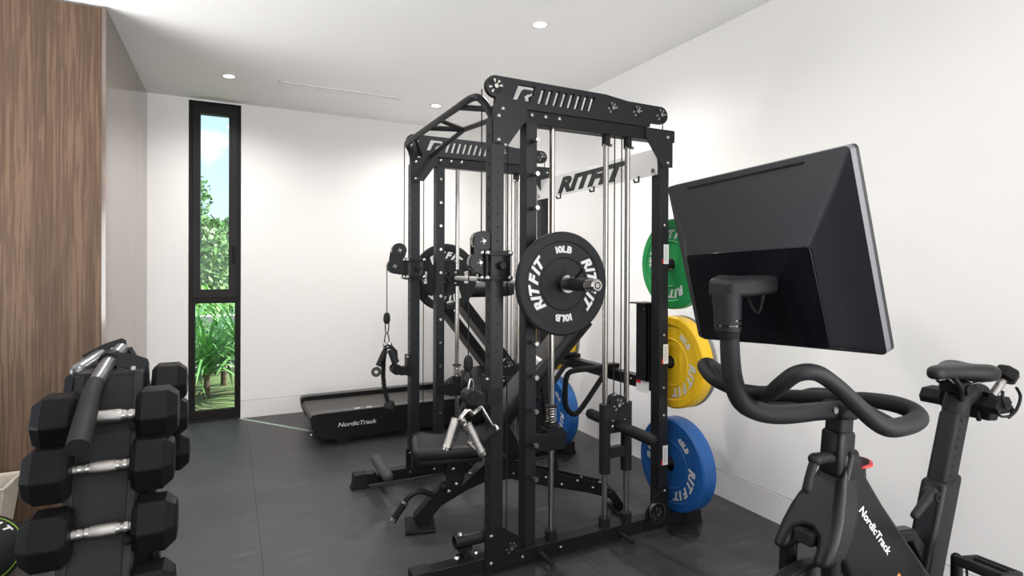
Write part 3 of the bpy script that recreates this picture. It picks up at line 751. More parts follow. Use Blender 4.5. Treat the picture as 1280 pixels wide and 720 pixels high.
# ================================================================ BARBELL AND BUMPER PLATES
def disc_normal(o, sideways):
    """matrix for a plate: +Z local faces the viewer side"""
    return facing(o, (1, 0, 0), (0, 0, 1)) if sideways == 'Y' else facing(o, (0, -1, 0), (0, 0, 1))
def bumper(loc, axis, r, t, mat, texts, label, cat='weight plate', group=None, printmat='white', rot=0):
    """loc = centre of the visible face; plate extends away behind it"""
    o = thing('bumper_plate', loc, label, cat, group)
    mt = disc_normal(loc, axis)
    m = nb(mat)
    hole = .026
    prof = [(hole, -.001), (r*.12, -.001), (r*.13, -.004), (r*.485, -.004), (r*.50, -.001), (r*.52, -.0035), (r*.80, -.0035), (r*.82, 0.0), (r*.965, 0.0), (r, -.007), (r, -t+.007), (r*.965, -t), (r*.82, -t), (r*.80, -t+.003), (r*.13, -t+.003), (hole, -t)]
    m.ring(prof, mt, 72)
    if mat != 'plate' :
        pass
    m.build('disc', o, angle=25)
    m = nb('chrome').ring([(.0255, .0005), (.0305, .0005), (.0305, -t-.0005), (.0255, -t-.0005)], mt, 32); m.build('hub_ring', o)
    for txt, cdeg, span, hgt in texts:
        m = nb(printmat); arc_text(m, txt, mt, r*.665, -.0028, hgt, cdeg+rot, span, shear=.30 if txt == 'RITFIT' else 0.0, bold=.065)
        m.build('lettering', o)
    return o
def texts(wt, s=1.0): return [(wt, 0, 31, .027*s), ('RITFIT', 90, 90, .0425*s), (wt, 180, 31, .027*s), ('RITFIT', 270, 90, .0425*s)]

BX, BZ = 1.222, 1.183
bar = thing('barbell', (BX, YM, BZ), 'chrome barbell riding on the rack guide rods with one black plate at each end', 'barbell')
nb('shaft').cyl((BX, 2.11, BZ), (BX, 3.27, BZ), .0135, n=20).build('shaft', bar)
for sg in (-1, 1):
    e = YM + sg*.62
    m = nb('satin').cyl((BX, e, BZ), (BX, YM+sg*.935, BZ), .0235, n=28).mat(M['chrome']).cyl((BX, e, BZ), (BX, e+sg*.022, BZ), .036, n=28)
    m.cyl((BX, YM+sg*.935, BZ), (BX, YM+sg*.942, BZ), .0235, .020, n=28).ring([(.009, 0), (.013, 0), (.013, .003), (.009, .003)], Matrix.Translation((BX, YM+sg*.942, BZ)) @ Matrix.Rotation(PI/2*(-sg)*-1, 4, 'X'), 20)
    m.build('sleeve', bar)
    m = nb('steel').cyl((BX, YM+sg*.735, BZ), (BX, YM+sg*.875, BZ), .0262, n=28).mat(M['chrome']).cyl((BX, YM+sg*.727, BZ), (BX, YM+sg*.738, BZ), .036, n=28).mat(M['steel']).tube([(BX+.022, YM+sg*.75, BZ+.02), (BX+.032, YM+sg*.78, BZ+.05), (BX+.036, YM+sg*.79, BZ+.062)], .006, n=8, smooth=False)
    m.build('collar_clamp', bar)
    yh = YM + sg*.545
    m = nb('rubber').cyl((1.243, mir(2.12, 0 if sg < 0 else 1), BZ-.05), (1.243, mir(2.12, 0 if sg < 0 else 1), BZ+.05), .024, n=20)
    m.mat(M['steel']).prism([(BX-.05, BZ), (BX-.03, BZ+.045), (BX+.02, BZ+.045), (BX+.04, BZ), (BX+.02, BZ-.045), (BX-.03, BZ-.045)], yh-.008, yh+.002).cyl((BX, yh-.02, BZ), (BX, yh+.01, BZ), .024, n=20)
    m.mat(M['satin'])
    for dz in (.032, -.032): m.sphere((BX-.003, yh-.010, BZ+dz), .010, 10)
    m.build('bar_bearing', bar)
bumper((BX, 1.985, BZ), 'Y', .2135, .030, 'plate', texts('10LB'), 'black 10LB bumper plate on the near end of the barbell')
bumper((BX, 3.40, BZ), 'Y', .2135, .030, 'plate', texts('10LB'), 'black 10LB bumper plate on the far end of the barbell', rot=-90)
def stack(yc, far):
    w_ = 'far rear rack upright' if far else 'near rear rack upright'
    bumper((1.905, yc, .300), 'X', .2215, .085, 'blue', texts('45LB', .92), f'thick blue bumper plate, lowest on the {w_}', rot=38)
    bumper((1.905, yc, .795), 'X', .2215, .066, 'yellow', texts('35LB', .92), f'yellow bumper plate in the middle of the {w_}', rot=42)
    bumper((1.974, yc, .795), 'X', .2215, .022, 'grey', [], f'thin grey plate tucked behind the yellow one on the {w_}')
stack(2.12, False); stack(3.26, True)
bumper((1.905, 2.12, 1.268), 'X', .2180, .050, 'green', texts('25LB', .92), 'green 25LB bumper plate, topmost on the near rear upright of the rack', rot=-80)

# ================================================================ ADJUSTABLE BENCH
BA = math.radians(-15); BO = Vector((.83, 2.64, 0)); bu = Vector((math.cos(BA), math.sin(BA), 0)); bv = Vector((-math.sin(BA), math.cos(BA), 0))
BM = Matrix.Translation(BO) @ Matrix((bu, bv, Vector((0, 0, 1)))).transposed().to_4x4()
def b3(u_, v, z): return BM @ Vector((u_, v, z))
bench = thing('weight_bench', (1.2, 2.54, 0), 'black adjustable weight bench with raised backrest standing inside the power rack', 'bench')
nb('vinyl').rbox(-.045, .300, -.125, .125, .352, .412, .024, 4, BM).build('seat', bench)
nb('rubber').rbox(-.02, .28, -.11, .11, .330, .353, .006, 2, BM).build('seat_base', bench)
ang = math.radians(49)
BK = BM @ Matrix.Translation((.325, 0, .475)) @ Matrix.Rotation(-ang, 4, 'Y')
m = nb('vinyl').rbox(.0, .72, -.125, .125, -.032, .030, .022, 4, BK); bk = m.build('backrest', bench)
nb('rubber').rbox(.02, .70, -.11, .11, -.050, -.031, .006, 2, BK).build('backrest_board', bench)
m = nb('white'); put_text(m, 'RITFIT', BK @ Vector((.375, 0.01, .0306)), BK.to_3x3() @ Vector((0, -1, 0)), BK.to_3x3() @ Vector((1, 0, 0)), .070, .21, shear=.3, bold=.05)
m.build('lettering', bk)
m = nb('steel')
m.bar(b3(-.02, 0, .03), b3(.225, 0, .300), .072, .064).build('front_leg', bench, bevel=.003)
nb('rubber').rbox(-.080, .060, -.085, .085, .0, .018, .007, 3, BM).build('front_foot', bench)
m = nb('steel').tube([b3(.10, 0, .155), b3(.20, 0, .215), b3(.33, 0, .262), b3(.45, 0, .245), b3(.62, 0, .20)], .030, n=4, smooth=True, sub=5)
m.build('main_beam', bench, bevel=.002)
nb('steel').prism([(.08, .10), (.13, .19), (.22, .258), (.32, .292), (.44, .285), (.92, .150), (.90, .098), (.62, .160), (.43, .212), (.30, .205), (.20, .165)], -.034, -.030, 'Y', BM).prism([(.08, .10), (.13, .19), (.22, .258), (.32, .292), (.44, .285), (.92, .150), (.90, .098), (.62, .160), (.43, .212), (.30, .205), (.20, .165)], .030, .034, 'Y', BM).build('side_rail', bench)
m = nb('steel').bar(b3(.60, 0, .205), b3(.955, 0, .095), .052, .046).build('rear_beam', bench, bevel=.003)
m = nb('steel').bar(b3(.945, 0, .115), b3(1.015, 0, .012), .095, .036).build('rear_leg', bench, bevel=.002)
nb('rubber').rbox(.965, 1.045, -.080, .080, 0, .014, .005, 2, BM).build('rear_foot', bench)
# hinge plates, supports
m = nb('steel')
for v in (-.052, .046): m.prism([(.115, .165), (.165, .155), (.20, .24), (.19, .338), (.13, .338), (.11, .28)], v, v+.006, 'Y', BM)
m.build('seat_support', bench)
m = nb('steel')
for v in (-.060, .052): m.prism([(.29, .26), (.42, .26), (.46, .40), (.40, .50), (.33, .46), (.30, .34)], v, v+.008, 'Y', BM)
m.build('hinge_bracket', bench)
m = nb('steel').bar(b3(.66, 0, .195), b3(.60, 0, .720), .050, .040, up=bu).build('backrest_strut', bench, bevel=.002)
# silver ladder plate with bolts under the seat
nb('satin').bar(b3(.145, -.048, .185), b3(.30, -.048, .322), .004, .032).build('adjuster_plate', bench)
for (u_, v, z) in ((.135, -.060, .335), (.160, -.058, .215), (.225, -.058, .262), (.125, -.050, .180), (.145, -.060, .290)):
    nb('satin').sphere(b3(u_, v, z), .012, 10).build('bolt', bench)
for k in range(7):
    nb('satin').sphere(b3(.36+k*.082, -.037, .243-k*.0145+(.010 if k % 2 else -.016)), .0085, 8).build('bolt', bench)
for (u_, z) in ((.80, .182), (.90, .150)): nb('satin').sphere(b3(u_, 0, z), .010, 8, sz=.6).build('bolt', bench)
m = nb('rubber').sphere(b3(.39, -.075, .335), .022, 14).cyl(b3(.39, -.060, .335), b3(.39, -.03, .335), .008, n=10); m.build('adjuster_knob', bench)
m = nb('rubber').sphere(b3(.10, -.045, .205), .022, 14).mat(M['chrome']).cyl(b3(.10, -.045, .205), b3(.12, .02, .18), .007, n=10); m.build('adjuster_knob', bench)
m = nb('steel').tube([b3(.055, -.05, .165), b3(-.01, -.065, .195), b3(-.065, -.075, .175), b3(-.105, -.08, .118), b3(-.125, -.08, .090)], .0125, n=14)
hd = m.build('carry_handle', bench)
m = nb('rubber').cyl(b3(-.088, -.0785, .142), b3(-.128, -.0805, .086), .0155, n=16).build('handle_grip', hd)
nb('satin').cyl(b3(-.128, -.0805, .086), b3(-.137, -.081, .074), .0175, n=16).build('handle_end', hd)
nb('satin').cyl(b3(-.078, -.077, .158), b3(-.084, -.078, .148), .0160, n=16).build('handle_end', hd)

# ================================================================ CABLE ATTACHMENTS
def carabiner(mb, top, bot, wd, ax=(1, 0, 0), r=.0035):
    t_ = Vector(top); b = Vector(bot); a = Vector(ax)
    mb.tube([t_, t_+a*wd*.7+(b-t_)*.12, t_+a*wd+(b-t_)*.5, t_+a*wd*.6+(b-t_)*.9, b, b-a*wd*.5+(t_-b)*.12, b-a*wd*.7+(t_-b)*.5, t_-a*wd*.4+(b-t_)*.12, t_], r, n=8)
# triceps rope hanging from the far cable
rx, ry = .8115, 3.26
rope = thing('triceps_rope', (rx, ry, .93), 'black braided triceps rope on a carabiner hanging from the far cable', 'gym attachment')
m = nb('steel'); carabiner(m, (rx, ry, .945), (rx, ry, .865), .012); m.build('carabiner', rope)
m = nb('chrome').tube([(rx-.004, ry, .872), (rx-.012, ry, .82), (rx+.006, ry, .79)], .004, n=8).tube([(rx+.004, ry, .872), (rx+.014, ry, .82), (rx-.004, ry, .79)], .004, n=8).sphere((rx-.012, ry-.01, .800), .014, 12).sphere((rx+.016, ry-.01, .802), .014, 12).cyl((rx-.02, ry, .785), (rx+.026, ry, .785), .012, n=14)
m.build('swivel', rope)
def braid(name, pts, r, parent):
    m = nb('rubber'); P = [Vector(p) for p in pts]; Q = []
    seg = []; n = 90
    Ls = [0]
    for a, b in zip(P, P[1:]): Ls.append(Ls[-1]+(b-a).length)
    for st in range(3):
        c = []
        for i in range(n+1):
            d = Ls[-1]*i/n; k = max(j for j in range(len(P)-1) if Ls[j] <= d+1e-9); k = min(k, len(P)-2)
            f = (d-Ls[k])/max(1e-6, Ls[k+1]-Ls[k]); p = P[k].lerp(P[k+1], f); a = d/.055*2*PI+st*2*PI/3
            c.append(p+Vector((math.cos(a), math.sin(a), 0))*r*.5)
        m.tube(c, r*.58, n=8, smooth=False)
    return m.build(name, parent)
braid('rope', [(rx-.008, ry, .785), (rx-.018, ry, .70), (rx-.020, ry, .62), (rx-.012, ry, .54), (rx+.008, ry, .470)], .0125, rope)
braid('rope', [(rx+.020, ry-.02, .790), (rx+.045, ry-.02, .76), (rx+.052, ry-.01, .70), (rx+.03, ry, .665)], .0125, rope)
nb('rubber').lathe([(0, .032), (.018, .030), (.030, .010), (.034, -.012), (.028, -.022), (0, -.024)], Matrix.Translation((rx+.018, ry, .445)) @ Matrix.Rotation(.25, 4, 'Y'), 24).build('end_stop', rope)
m = nb('rubber').tube([(rx-.015, ry-.02, .765), (rx-.055, ry-.03, .685)], .017, n=14, smooth=False).build('rope_grip', rope)
m = nb('satin').ring([(.010, -.006), (.028, -.006), (.028, .006), (.010, .006)], facing((rx-.070, ry-.045, .655), Vector((.9, -.4, 0)).normalized(), (0, 0, 1)), 28); m.build('end_stop', rope)
nb('steel2').tube([(rx+.012, ry-.04, .775), (rx+.040, ry-.05, .700)], [.020, .022], n=16, smooth=False).build('rope_grip', rope)
# close-grip row handle hanging from the near cable
hx, hy = .8545, 2.12
row = thing('row_handle', (hx, hy, .86), 'chrome V-shaped close-grip row handle on a carabiner hanging from the near cable', 'gym attachment')
m = nb('rubber').tube([(hx-.006, hy, .85), (hx-.022, hy, .80), (hx-.026, hy, .77)], .004, n=8).tube([(hx+.006, hy, .85), (hx+.018, hy, .80), (hx+.016, hy, .77)], .004, n=8); m.build('cable_loop', row)
m = nb('chrome'); carabiner(m, (hx+.012, hy-.005, .800), (hx+.010, hy-.005, .720), .013, r=.0045); m.build('carabiner', row)
m = nb('chrome').ring([(.009, -.004), (.014, -.004), (.014, .004), (.009, .004)], facing((hx+.014, hy-.005, .712), (1, 0, 0), (0, 0, 1)), 20)
m.tube([(0.818, 2.1, 0.652), (0.849, 2.1, 0.68), (0.873, 2.1, 0.664), (0.903, 2.09, 0.692)], .011, n=12).cyl((0.818, 2.1, 0.652), (0.832, 2.1, 0.634), .015, n=12)
m.build('swivel', row)
nb('satin').tube([(0.815, 2.1, 0.649), (0.867, 2.1, 0.541)], .0065, n=12, smooth=False, round_end=True).build('frame_rod', row)
nb('satin').tube([(0.903, 2.09, 0.692), (0.954, 2.07, 0.598)], .0065, n=12, smooth=False, round_end=True).build('frame_rod', row)
nb('knurl').tube([(0.833, 2.06, 0.638), (0.877, 2.02, 0.528)], .0155, n=20, smooth=False).build('handle_grip', row)
nb('chrome').tube([(0.872, 2.02, 0.538), (0.879, 2.02, 0.524)], .0168, n=20, smooth=False).build('grip_end', row)
nb('chrome').tube([(0.831, 2.06, 0.641), (0.838, 2.06, 0.628)], .0165, n=20, smooth=False).build('grip_end', row)
nb('chrome').tube([(0.852, 2.09, 0.552), (0.869, 2.04, 0.538)], .011, n=14, smooth=False, round_end=True).build('grip_end', row)
nb('rubber').tube([(0.954, 2.07, 0.601), (0.871, 2.03, 0.572)], .0165, n=18, smooth=False).build('handle_grip', row)
nb('satin').tube([(0.951, 2.07, 0.595), (0.965, 2.07, 0.607)], .0185, n=18, smooth=False).build('grip_end', row)
dh = thing('single_handle', (0.795, 2.1, 0.651), 'chrome single-hand pull handle on a black strap, hanging just left of the V-shaped one', 'gym attachment')
nb('knurl').tube([(0.796, 2.1, 0.651), (0.744, 2.06, 0.553)], .0165, n=20, smooth=False).build('handle_grip', dh)
nb('chrome').tube([(0.797, 2.1, 0.654), (0.794, 2.1, 0.643)], .0178, n=20, smooth=False).build('grip_end', dh)
nb('chrome').tube([(0.747, 2.06, 0.56), (0.744, 2.06, 0.55)], .0178, n=20, smooth=False).build('grip_end', dh)
nb('vinyl').tube([(0.813, 2.13, 0.635), (0.837, 2.14, 0.688), (0.854, 2.13, 0.721)], .008, n=10, flat=.3).tube([(0.779, 2.12, 0.531), (0.82, 2.14, 0.587), (0.854, 2.13, 0.721)], .010, n=10, flat=.3).build('strap', dh)

# ================================================================ TREADMILL
TN, TF = 4.10, 4.78
tm = thing('treadmill', (1.4, 4.44, 0), 'black treadmill with a low running deck behind the power rack by the far wall', 'treadmill')
def trail(y0_, y1_):
    m = nb('tread')
    m.prism([(.497, .205), (.51, .222), (.56, .228), (1.72, .238), (1.72, .05), (.60, .045), (.535, .075), (.505, .14)], y0_, y1_)
    m.mat(M['treadtop']).prism([(.505, .2232), (.56, .2290), (1.72, .2390), (1.72, .242), (.56, .232), (.503, .2260)], y0_+.004, y1_-.004)
    return m
trail(TN, TN+.085).build('side_rail', tm, bevel=.006)
trail(TF-.085, TF).build('side_rail', tm, bevel=.006)
m = nb('belt').box(.535, 1.72, TN+.085, TF-.085, .185, .197).cyl((.535, TN+.085, .165), (.535, TF-.085, .165), .032, n=20).build('running_belt', tm)
nb('tread').box(.55, 1.72, TN+.07, TF-.07, .06, .183).build('deck', tm)
m = nb('silverprint'); put_text(m, 'NordicTrack', (.815, TN-.0006, .141), (1, 0, .0), (0, 0, 1), .030, .270, shear=.22, bold=.03); m.build('lettering', tm)
m = nb('silverprint')
for k in range(4): m.box(.80+k*.085+(.02 if k > 1 else 0), .84+k*.085, TN+.03, TN+.055, .2345, .2352)
m.build('rail_marks', tm)
for yy in (TN+.04, TF-.04):
    nb('rubber').cyl((.72, yy-.03, .045), (.72, yy+.03, .045), .045, n=20).prism([(.64, .12), (.80, .12), (.77, .03), (.67, .03)], yy-.036, yy+.036).build('rear_foot', tm)
    nb('rubber').cyl((2.10, yy-.03, .04), (2.10, yy+.03, .04), .040, n=20).build('transport_wheel', tm)
nb('chrome').sphere((.506, TN+.02, .085), .012, 10).build('belt_adjuster', tm)
# motor hood
m = nb('tread').prism([(1.70, .05), (1.70, .24), (1.74, .262), (1.86, .325), (2.02, .355), (2.20, .32), (2.27, .22), (2.27, .05)], TN-.005, TF+.005).build('motor_hood', tm, bevel=.02)
# masts lean back toward the user
for yy in (4.15, 4.73):
    m = nb('tread').bar((2.215, yy, .215), (1.545, yy, 1.055), .075, .105, up=(1, 0, .8)); mt_ = m.build('upright', tm, bevel=.008)
    nb('treadtop').bar((2.165, yy-.0385, .215), (1.50, yy-.0385, 1.050), .002, .030, up=(1, 0, .8)).build('trim_stripe', mt_)
# console shelf, hand rails and tilted screen
for yy in (4.12, 4.76):
    nb('tread').tube([(1.50, yy, 1.075), (1.62, yy, 1.055), (1.98, yy, 1.060), (2.05, yy, 1.075)], [.034, .040, .046, .040], n=16, round_end=True).build('hand_rail', tm)
nb('tread').rbox(1.50, 1.98, 4.13, 4.75, 1.03, 1.085, .015, 3).build('console_shelf', tm)
nb('treadtop').rbox(1.56, 1.90, 4.17, 4.36, 1.080, 1.105, .008, 2).build('tray', tm)
sc = nb('tread').rbox(1.96, 2.00, 4.14, 4.74, 1.08, 1.30, .010, 3, Matrix.Translation((1.98, 0, 1.08)) @ Matrix.Rotation(math.radians(75), 4, 'Y') @ Matrix.Translation((-1.98, 0, -1.08))).build('console_screen', tm)

# ================================================================ DUMBBELL RACK, left foreground
DY = 1.92
dr = thing('dumbbell_rack', (-.285, DY, 0), 'black A-frame dumbbell rack loaded on both sides in the left foreground', 'rack')
rows = [(.858, 1.788), (.743, 1.74), (.610, 1.667), (.468, 1.606), (.333, 1.545), (.203, 1.485)]
X0, X1 = -.350, -.228
for sg in (1, -1):
    def yy(y): return y if sg > 0 else 2*DY - y
    # face panel follows the slope of the rows
    p0, p1 = (yy(1.860), .958), (yy(1.418), .02)
    vs = []
    m = nb('steel'); n_ = 'face_panel'
    m.prism([p0, p1, (p1[0]+sg*.012, p1[1]), (p0[0]+sg*.012, p0[1])], X0, X1, 'X').build(n_, dr)
    for x in (X0-.004, X1+.004):
        nb('steel2').prism([(p0[0]-sg*.006, p0[1]), (p1[0]-sg*.006, p1[1]), (p1[0]+sg*.034, p1[1]), (p0[0]+sg*.034, p0[1])], x-.010, x+.010, 'X').build('side_frame', dr, bevel=.002)
    for (z, y) in rows:
        for x in (X0-.006, X1+.006):
            y_ = yy(y)
            nb('rubber').prism([(y_-sg*.016, z-.028), (y_+sg*.06, z-.050), (y_+sg*.07, z-.015), (y_+sg*.016, z-.012)], x-.006, x+.006, 'X').sphere((x, y_-sg*.012, z-.030), .012, 8).build('saddle', dr)
nb('steel').box(X0-.02, X1+.02, 1.35, 2*DY-1.35, .0, .03).build('base_plate', dr, bevel=.003)
nb('steel').box(X0-.012, X1+.012, 1.856, 2*DY-1.856, .950, .962).build('top_plate', dr, bevel=.002)
LB = {0: 'topmost row', 1: 'second row from the top', 2: 'third row from the top', 3: 'lowest row in view'}
def hexhead(mb, x0, x1, y, z, r, rot=0):
    c = .024; rings = []
    for (x, rr) in ((x0, r-c*.9), (x0+c, r), (x1-c*.6, r), (x1, r-c*.55)) if x0 < -.30 else ((x0, r-c*.55), (x0+c*.6, r), (x1-c, r), (x1, r-c*.9)):
        rings.append([Vector((x, y+rr*math.cos(rot+k*PI/3)*1.0, z+rr*math.sin(rot+k*PI/3))) for k in range(6)])
    mb.loft(rings)
def dumbbell(y, z, r, hl, label, group, rot=0.0, dx=0):
    o = thing('dumbbell', (-.284, y, z), label, 'dumbbell', group)
    xa, xb = -.334 + dx, -.212 + dx
    for (a, b) in ((xa-hl, xa), (xb, xb+hl)):
        m = nb('hexrub'); hexhead(m, a, b, y, z, r, rot); h = m.build('head', o, bevel=.004, seg=2)
        # embossed panel on the upper front facets
        sgn = -1 if y < DY else 1
        m = nb('hexrub'); cx = (a+b)/2
        ap = r*math.cos(PI/6)
        for k in ((4,) if y < DY else (1,)):
            an = rot + (k+.5)*PI/3 if sgn > 0 else rot + (k+.5)*PI/3
            nrm = Vector((0, math.cos(an), math.sin(an))); up_ = Vector((0, -math.sin(an), math.cos(an))); 
            if up_.z < 0: up_ = -up_
            ctr = Vector((cx, y, z)) + nrm*(ap+.0002)
            rt = Vector((1, 0, 0))
            if rt.cross(up_).dot(nrm) < 0: rt = -rt
            put_text(m, '20' if r > .064 else '15', ctr, rt, up_, .022, .028, shear=0, bold=.03, depth=.0012)
        m.build('embossed_number', h)
    cx = (xa+xb)/2; hw = (xb-xa)/2
    m = nb('knurl'); Ry = Matrix.Translation((cx, y, z)) @ Matrix.Rotation(PI/2, 4, 'Y')
    m.lathe([(.0125, -hw-.004), (.0125, -.034), (.0165, -.024), (.0170, 0), (.0165, .024), (.0125, .034), (.0125, hw+.004)], Ry, 28)
    m.build('handle', o)
    for q in (-.047, -.031, .031, .047): nb('satin').cyl((cx+q-.004, y, z), (cx+q+.004, y, z), .0155, n=24).build('handle_ring', o)
for i, (z, y) in enumerate(rows):
    r = .0755 if i < 2 else .0715
    if i <= 3:
        dumbbell(y, z, r, .094, f'black hex dumbbell with chrome handle, near side of rack, {LB[i]}', 'hex dumbbells on the near side of the rack', rot=0, dx=(-.006, -.012, 0, 0)[i])
    if i < 3:
        dumbbell(2*DY-y+.01, z+.028, .068, .092, f'black hex dumbbell on the back of the rack, {LB[i]}', 'hex dumbbells on the back of the rack', rot=0)
# lat bar with rubber grips resting on the rack top
lb = thing('lat_bar', (-.28, 1.85, 1.0), 'dark steel pull bar with a bent rubber grip lying on top of the dumbbell rack', 'gym attachment')
A_, B_, C_, D_ = (-0.283, 1.992, 1.007), (-0.305, 1.914, 0.976), (-0.314, 1.806, 0.941), (-0.311, 1.604, 0.833)
nb('barsteel').tube([A_, B_, C_], .0185, n=20, smooth=False).build('bar', lb)
nb('rubber').tube([(-0.313, 1.812, 0.945), (-0.316, 1.763, 0.919), (-0.315, 1.707, 0.882), D_], [.019, .0215, .0235, .0245], n=24).build('handle_grip', lb)
def flange(p, q, w_):
    m = nb('steel'); a = Vector(p); b = Vector(q); v = (b-a)
    m.loft([[a+Vector((0, 0, .020)), a+Vector((.0, .02, 0)), a-Vector((0, 0, .020)), a-Vector((0, .02, 0))], [b+Vector((0, 0, .015)), b+Vector((0, .015, 0)), b-Vector((0, 0, .015)), b-Vector((0, .015, 0))]])
    return m
m = nb('steel').prism([(-.030, -.018), (.03, -.020), (.062, -.014), (.070, 0), (.062, .014), (.02, .022), (-.030, .018)], -.004, .004, 'Z', Matrix.Translation((-0.273, 1.92, 0.984)) @ Matrix.Rotation(1.15, 4, 'X') @ Matrix.Rotation(-.25, 4, 'Z'))
m.mat(M['satin']).cyl((-0.237, 1.863, 0.968), (-0.237, 1.86, 0.969), .006, n=14)
m.build('flange', lb)
nb('steel').cyl((-0.3, 1.956, 0.988), (-0.303, 1.924, 0.981), .026, n=24).build('sleeve_collar', lb)
nb('steel').bar((-0.269, 2.008, 1.002), (-0.233, 1.967, 0.94), .012, .024).bar((-0.233, 1.967, 0.94), (-0.287, 1.994, 0.932), .012, .012).build('bracket', lb)
sb = thing('short_bar', (-.4, 1.8, 1.0), 'short dark pull bar with a rubber end lying left of the longer bar', 'gym attachment')
nb('barsteel').tube([(-0.337, 2.041, 0.985), (-0.375, 1.948, 0.958)], .0215, n=22, smooth=False, round_end=True).build('bar', sb)
m = nb('steel').prism([(-.045, -.020), (.03, -.020), (.060, -.012), (.066, 0), (.060, .012), (.02, .020), (-.045, .020)], -.004, .004, 'Z', Matrix.Translation((-0.335, 2.029, 0.994)) @ Matrix.Rotation(1.1, 4, 'X') @ Matrix.Rotation(.55, 4, 'Z'))
m.mat(M['satin']).cyl((-0.305, 1.998, 1.005), (-0.304, 1.994, 1.006), .006, n=14)
m.build('flange', sb)

# bin and slam ball at the left edge
bn = thing("fabric_bin", (-1.13, 3.39, 0), 'beige woven open-top bin on the floor at the left edge', 'bin')
bx0, bx1, by0, by1, bh = -1.36, -.90, 3.27, 3.515, .25
m = nb('bin')
def ringb(x0, x1, y0_, y1_, z): return [Vector((x0, y0_, z)), Vector((x1, y0_, z)), Vector((x1, y1_, z)), Vector((x0, y1_, z))]
m.loft([ringb(bx0+.03, bx1-.03, by0+.03, by1-.03, .0), ringb(bx0, bx1, by0, by1, bh), ringb(bx0+.012, bx1-.012, by0+.012, by1-.012, bh), ringb(bx0+.04, bx1-.04, by0+.04, by1-.04, .012)])
m.build('body', bn, bevel=.003)
rim = nb('bin'); rect_pts = [(bx0, by0), (bx1, by0), (bx1, by1), (bx0, by1)]
for k in range(4):
    a = rect_pts[k]; b = rect_pts[(k+1) % 4]; rim.tube([(a[0], a[1], bh), (b[0], b[1], bh)], .006, n=8, smooth=False)
rim.build('rim', bn)
BR = .135; bc = Vector((-0.861, 2.879, 0.118)); bc.z = BR
ball = thing('slam_ball', bc, 'black rubber slam ball with a lime ring and white lettering at the bottom left corner', 'ball')
nb('rubber').sphere(bc, BR, 48).build('body', ball)
nz = (Vector((0, 0, 1.25)) - bc).normalized(); nz = (nz + Vector((-.06, 0, .06))).normalized(); rx_ = Vector((0, 0, 1)).cross(nz).normalized(); ry_ = nz.cross(rx_)
BMx = Matrix.Translation(bc) @ Matrix((rx_, ry_, nz)).transposed().to_4x4()
pa = 1.12
nb('lime').ring([(BR*math.sin(pa+q)*f, BR*math.cos(pa+q)*f) for q, f in ((-.012, 1.0), (-.012, 1.006), (.012, 1.006), (.012, 1.0))], BMx, 96).build('lime_ring', ball)
m = nb('white')
for k, ch in enumerate('RITFIT'):
    an = math.radians(-52+k*21); pl_ = .84
    pos = Vector((math.sin(an)*math.sin(pl_), math.cos(an)*math.sin(pl_), math.cos(pl_)))
    r_ = Vector((math.cos(an), -math.sin(an), 0)); u_ = pos.cross(r_)
    me, x0_, x1_ = text_mesh(ch, .5, .3, .05)
    mm = Matrix((r_*.030, u_*.030, pos*.002)).transposed().to_4x4()
    m.mesh(me, BMx @ Matrix.Translation(pos*BR*1.0005) @ mm @ Matrix.Translation((-(x0_+x1_)/2, -.5, 0)))
m.build('lettering', ball)

# ================================================================ EXERCISE BIKE, right foreground
BY = .85
bike = thing('exercise_bike', (1.5, BY, 0), 'black indoor exercise bike with a large tilted screen in the right foreground', 'exercise bike')
# base
nb('bike').prism([(1.00, .03), (1.00, .075), (1.95, .075), (1.95, .03)], BY-.035, BY+.035).build('base_beam', bike, bevel=.006)
for x in (1.02, 1.95):
    nb('bike').tube([(x, BY-.27, .035), (x, BY-.22, .05), (x, BY+.22, .05), (x, BY+.27, .035)], .03, n=16).build('stabilizer', bike)
    for s_ in (-1, 1): nb('rubber').cyl((x, BY+s_*.24, 0), (x, BY+s_*.24, .03), .022, n=16).build('leveling_foot', bike)
# flywheel
FWX, FWZ, FR = 1.165, .345, .245
RY = Matrix.Translation((FWX, BY, FWZ)) @ Matrix.Rotation(PI/2, 4, 'X')
m = nb('steel').ring([(FR-.05, -.012), (FR-.003, -.016), (FR, -.012), (FR, .012), (FR-.003, .016), (FR-.05, .012), (FR-.06, .006), (.03, .006), (.03, -.006), (FR-.06, -.006)], RY, 72)
fl = m.build('flywheel', bike)
nb('satin').ring([(FR-.045, -.018), (FR-.006, -.019), (FR-.006, .019), (FR-.045, .018)], RY, 72).build('flywheel_rim', fl)
nb('rubber').cyl((FWX, BY-.075, FWZ), (FWX, BY+.075, FWZ), .025, n=20).build('axle', fl)
# yoke and fork
def yoke_x(z): return 1.288 - max(0, .80-z)*.62
hw = [(.830, .028), (.795, .030), (.770, .035), (.745, .044), (.720, .055), (.692, .063), (.660, .068), (.605, .070)]
inn = [(.605, .031), (.636, .030), (.655, .024), (.664, .008)]
out = [(w_, z) for z, w_ in hw] + [(w_, z) for z, w_ in inn]; out = out + [(-p[0], p[1]) for p in out[::-1]]
m = nb('bike'); vs = []; n = len(out)
for d in (-.040, .040): vs += [(yoke_x(z)+d*(1.0 if z < .74 else .85), BY+y, z) for y, z in out]
m.add(vs, [list(range(n))[::-1], list(range(n, 2*n))] + [(i, (i+1) % n, n+(i+1) % n, n+i) for i in range(n)])
m.build('fork_crown', bike, bevel=.016, seg=4, angle=50)
for s_ in (-1, 1):
    m = nb('bike').tube([(1.176, BY+s_*.0515, .63), (1.168, BY+s_*.053, .50), (FWX, BY+s_*.054, .32), (1.12, BY+s_*.05, .06)], .0190, n=18, smooth=True); m.build('fork_leg', bike)
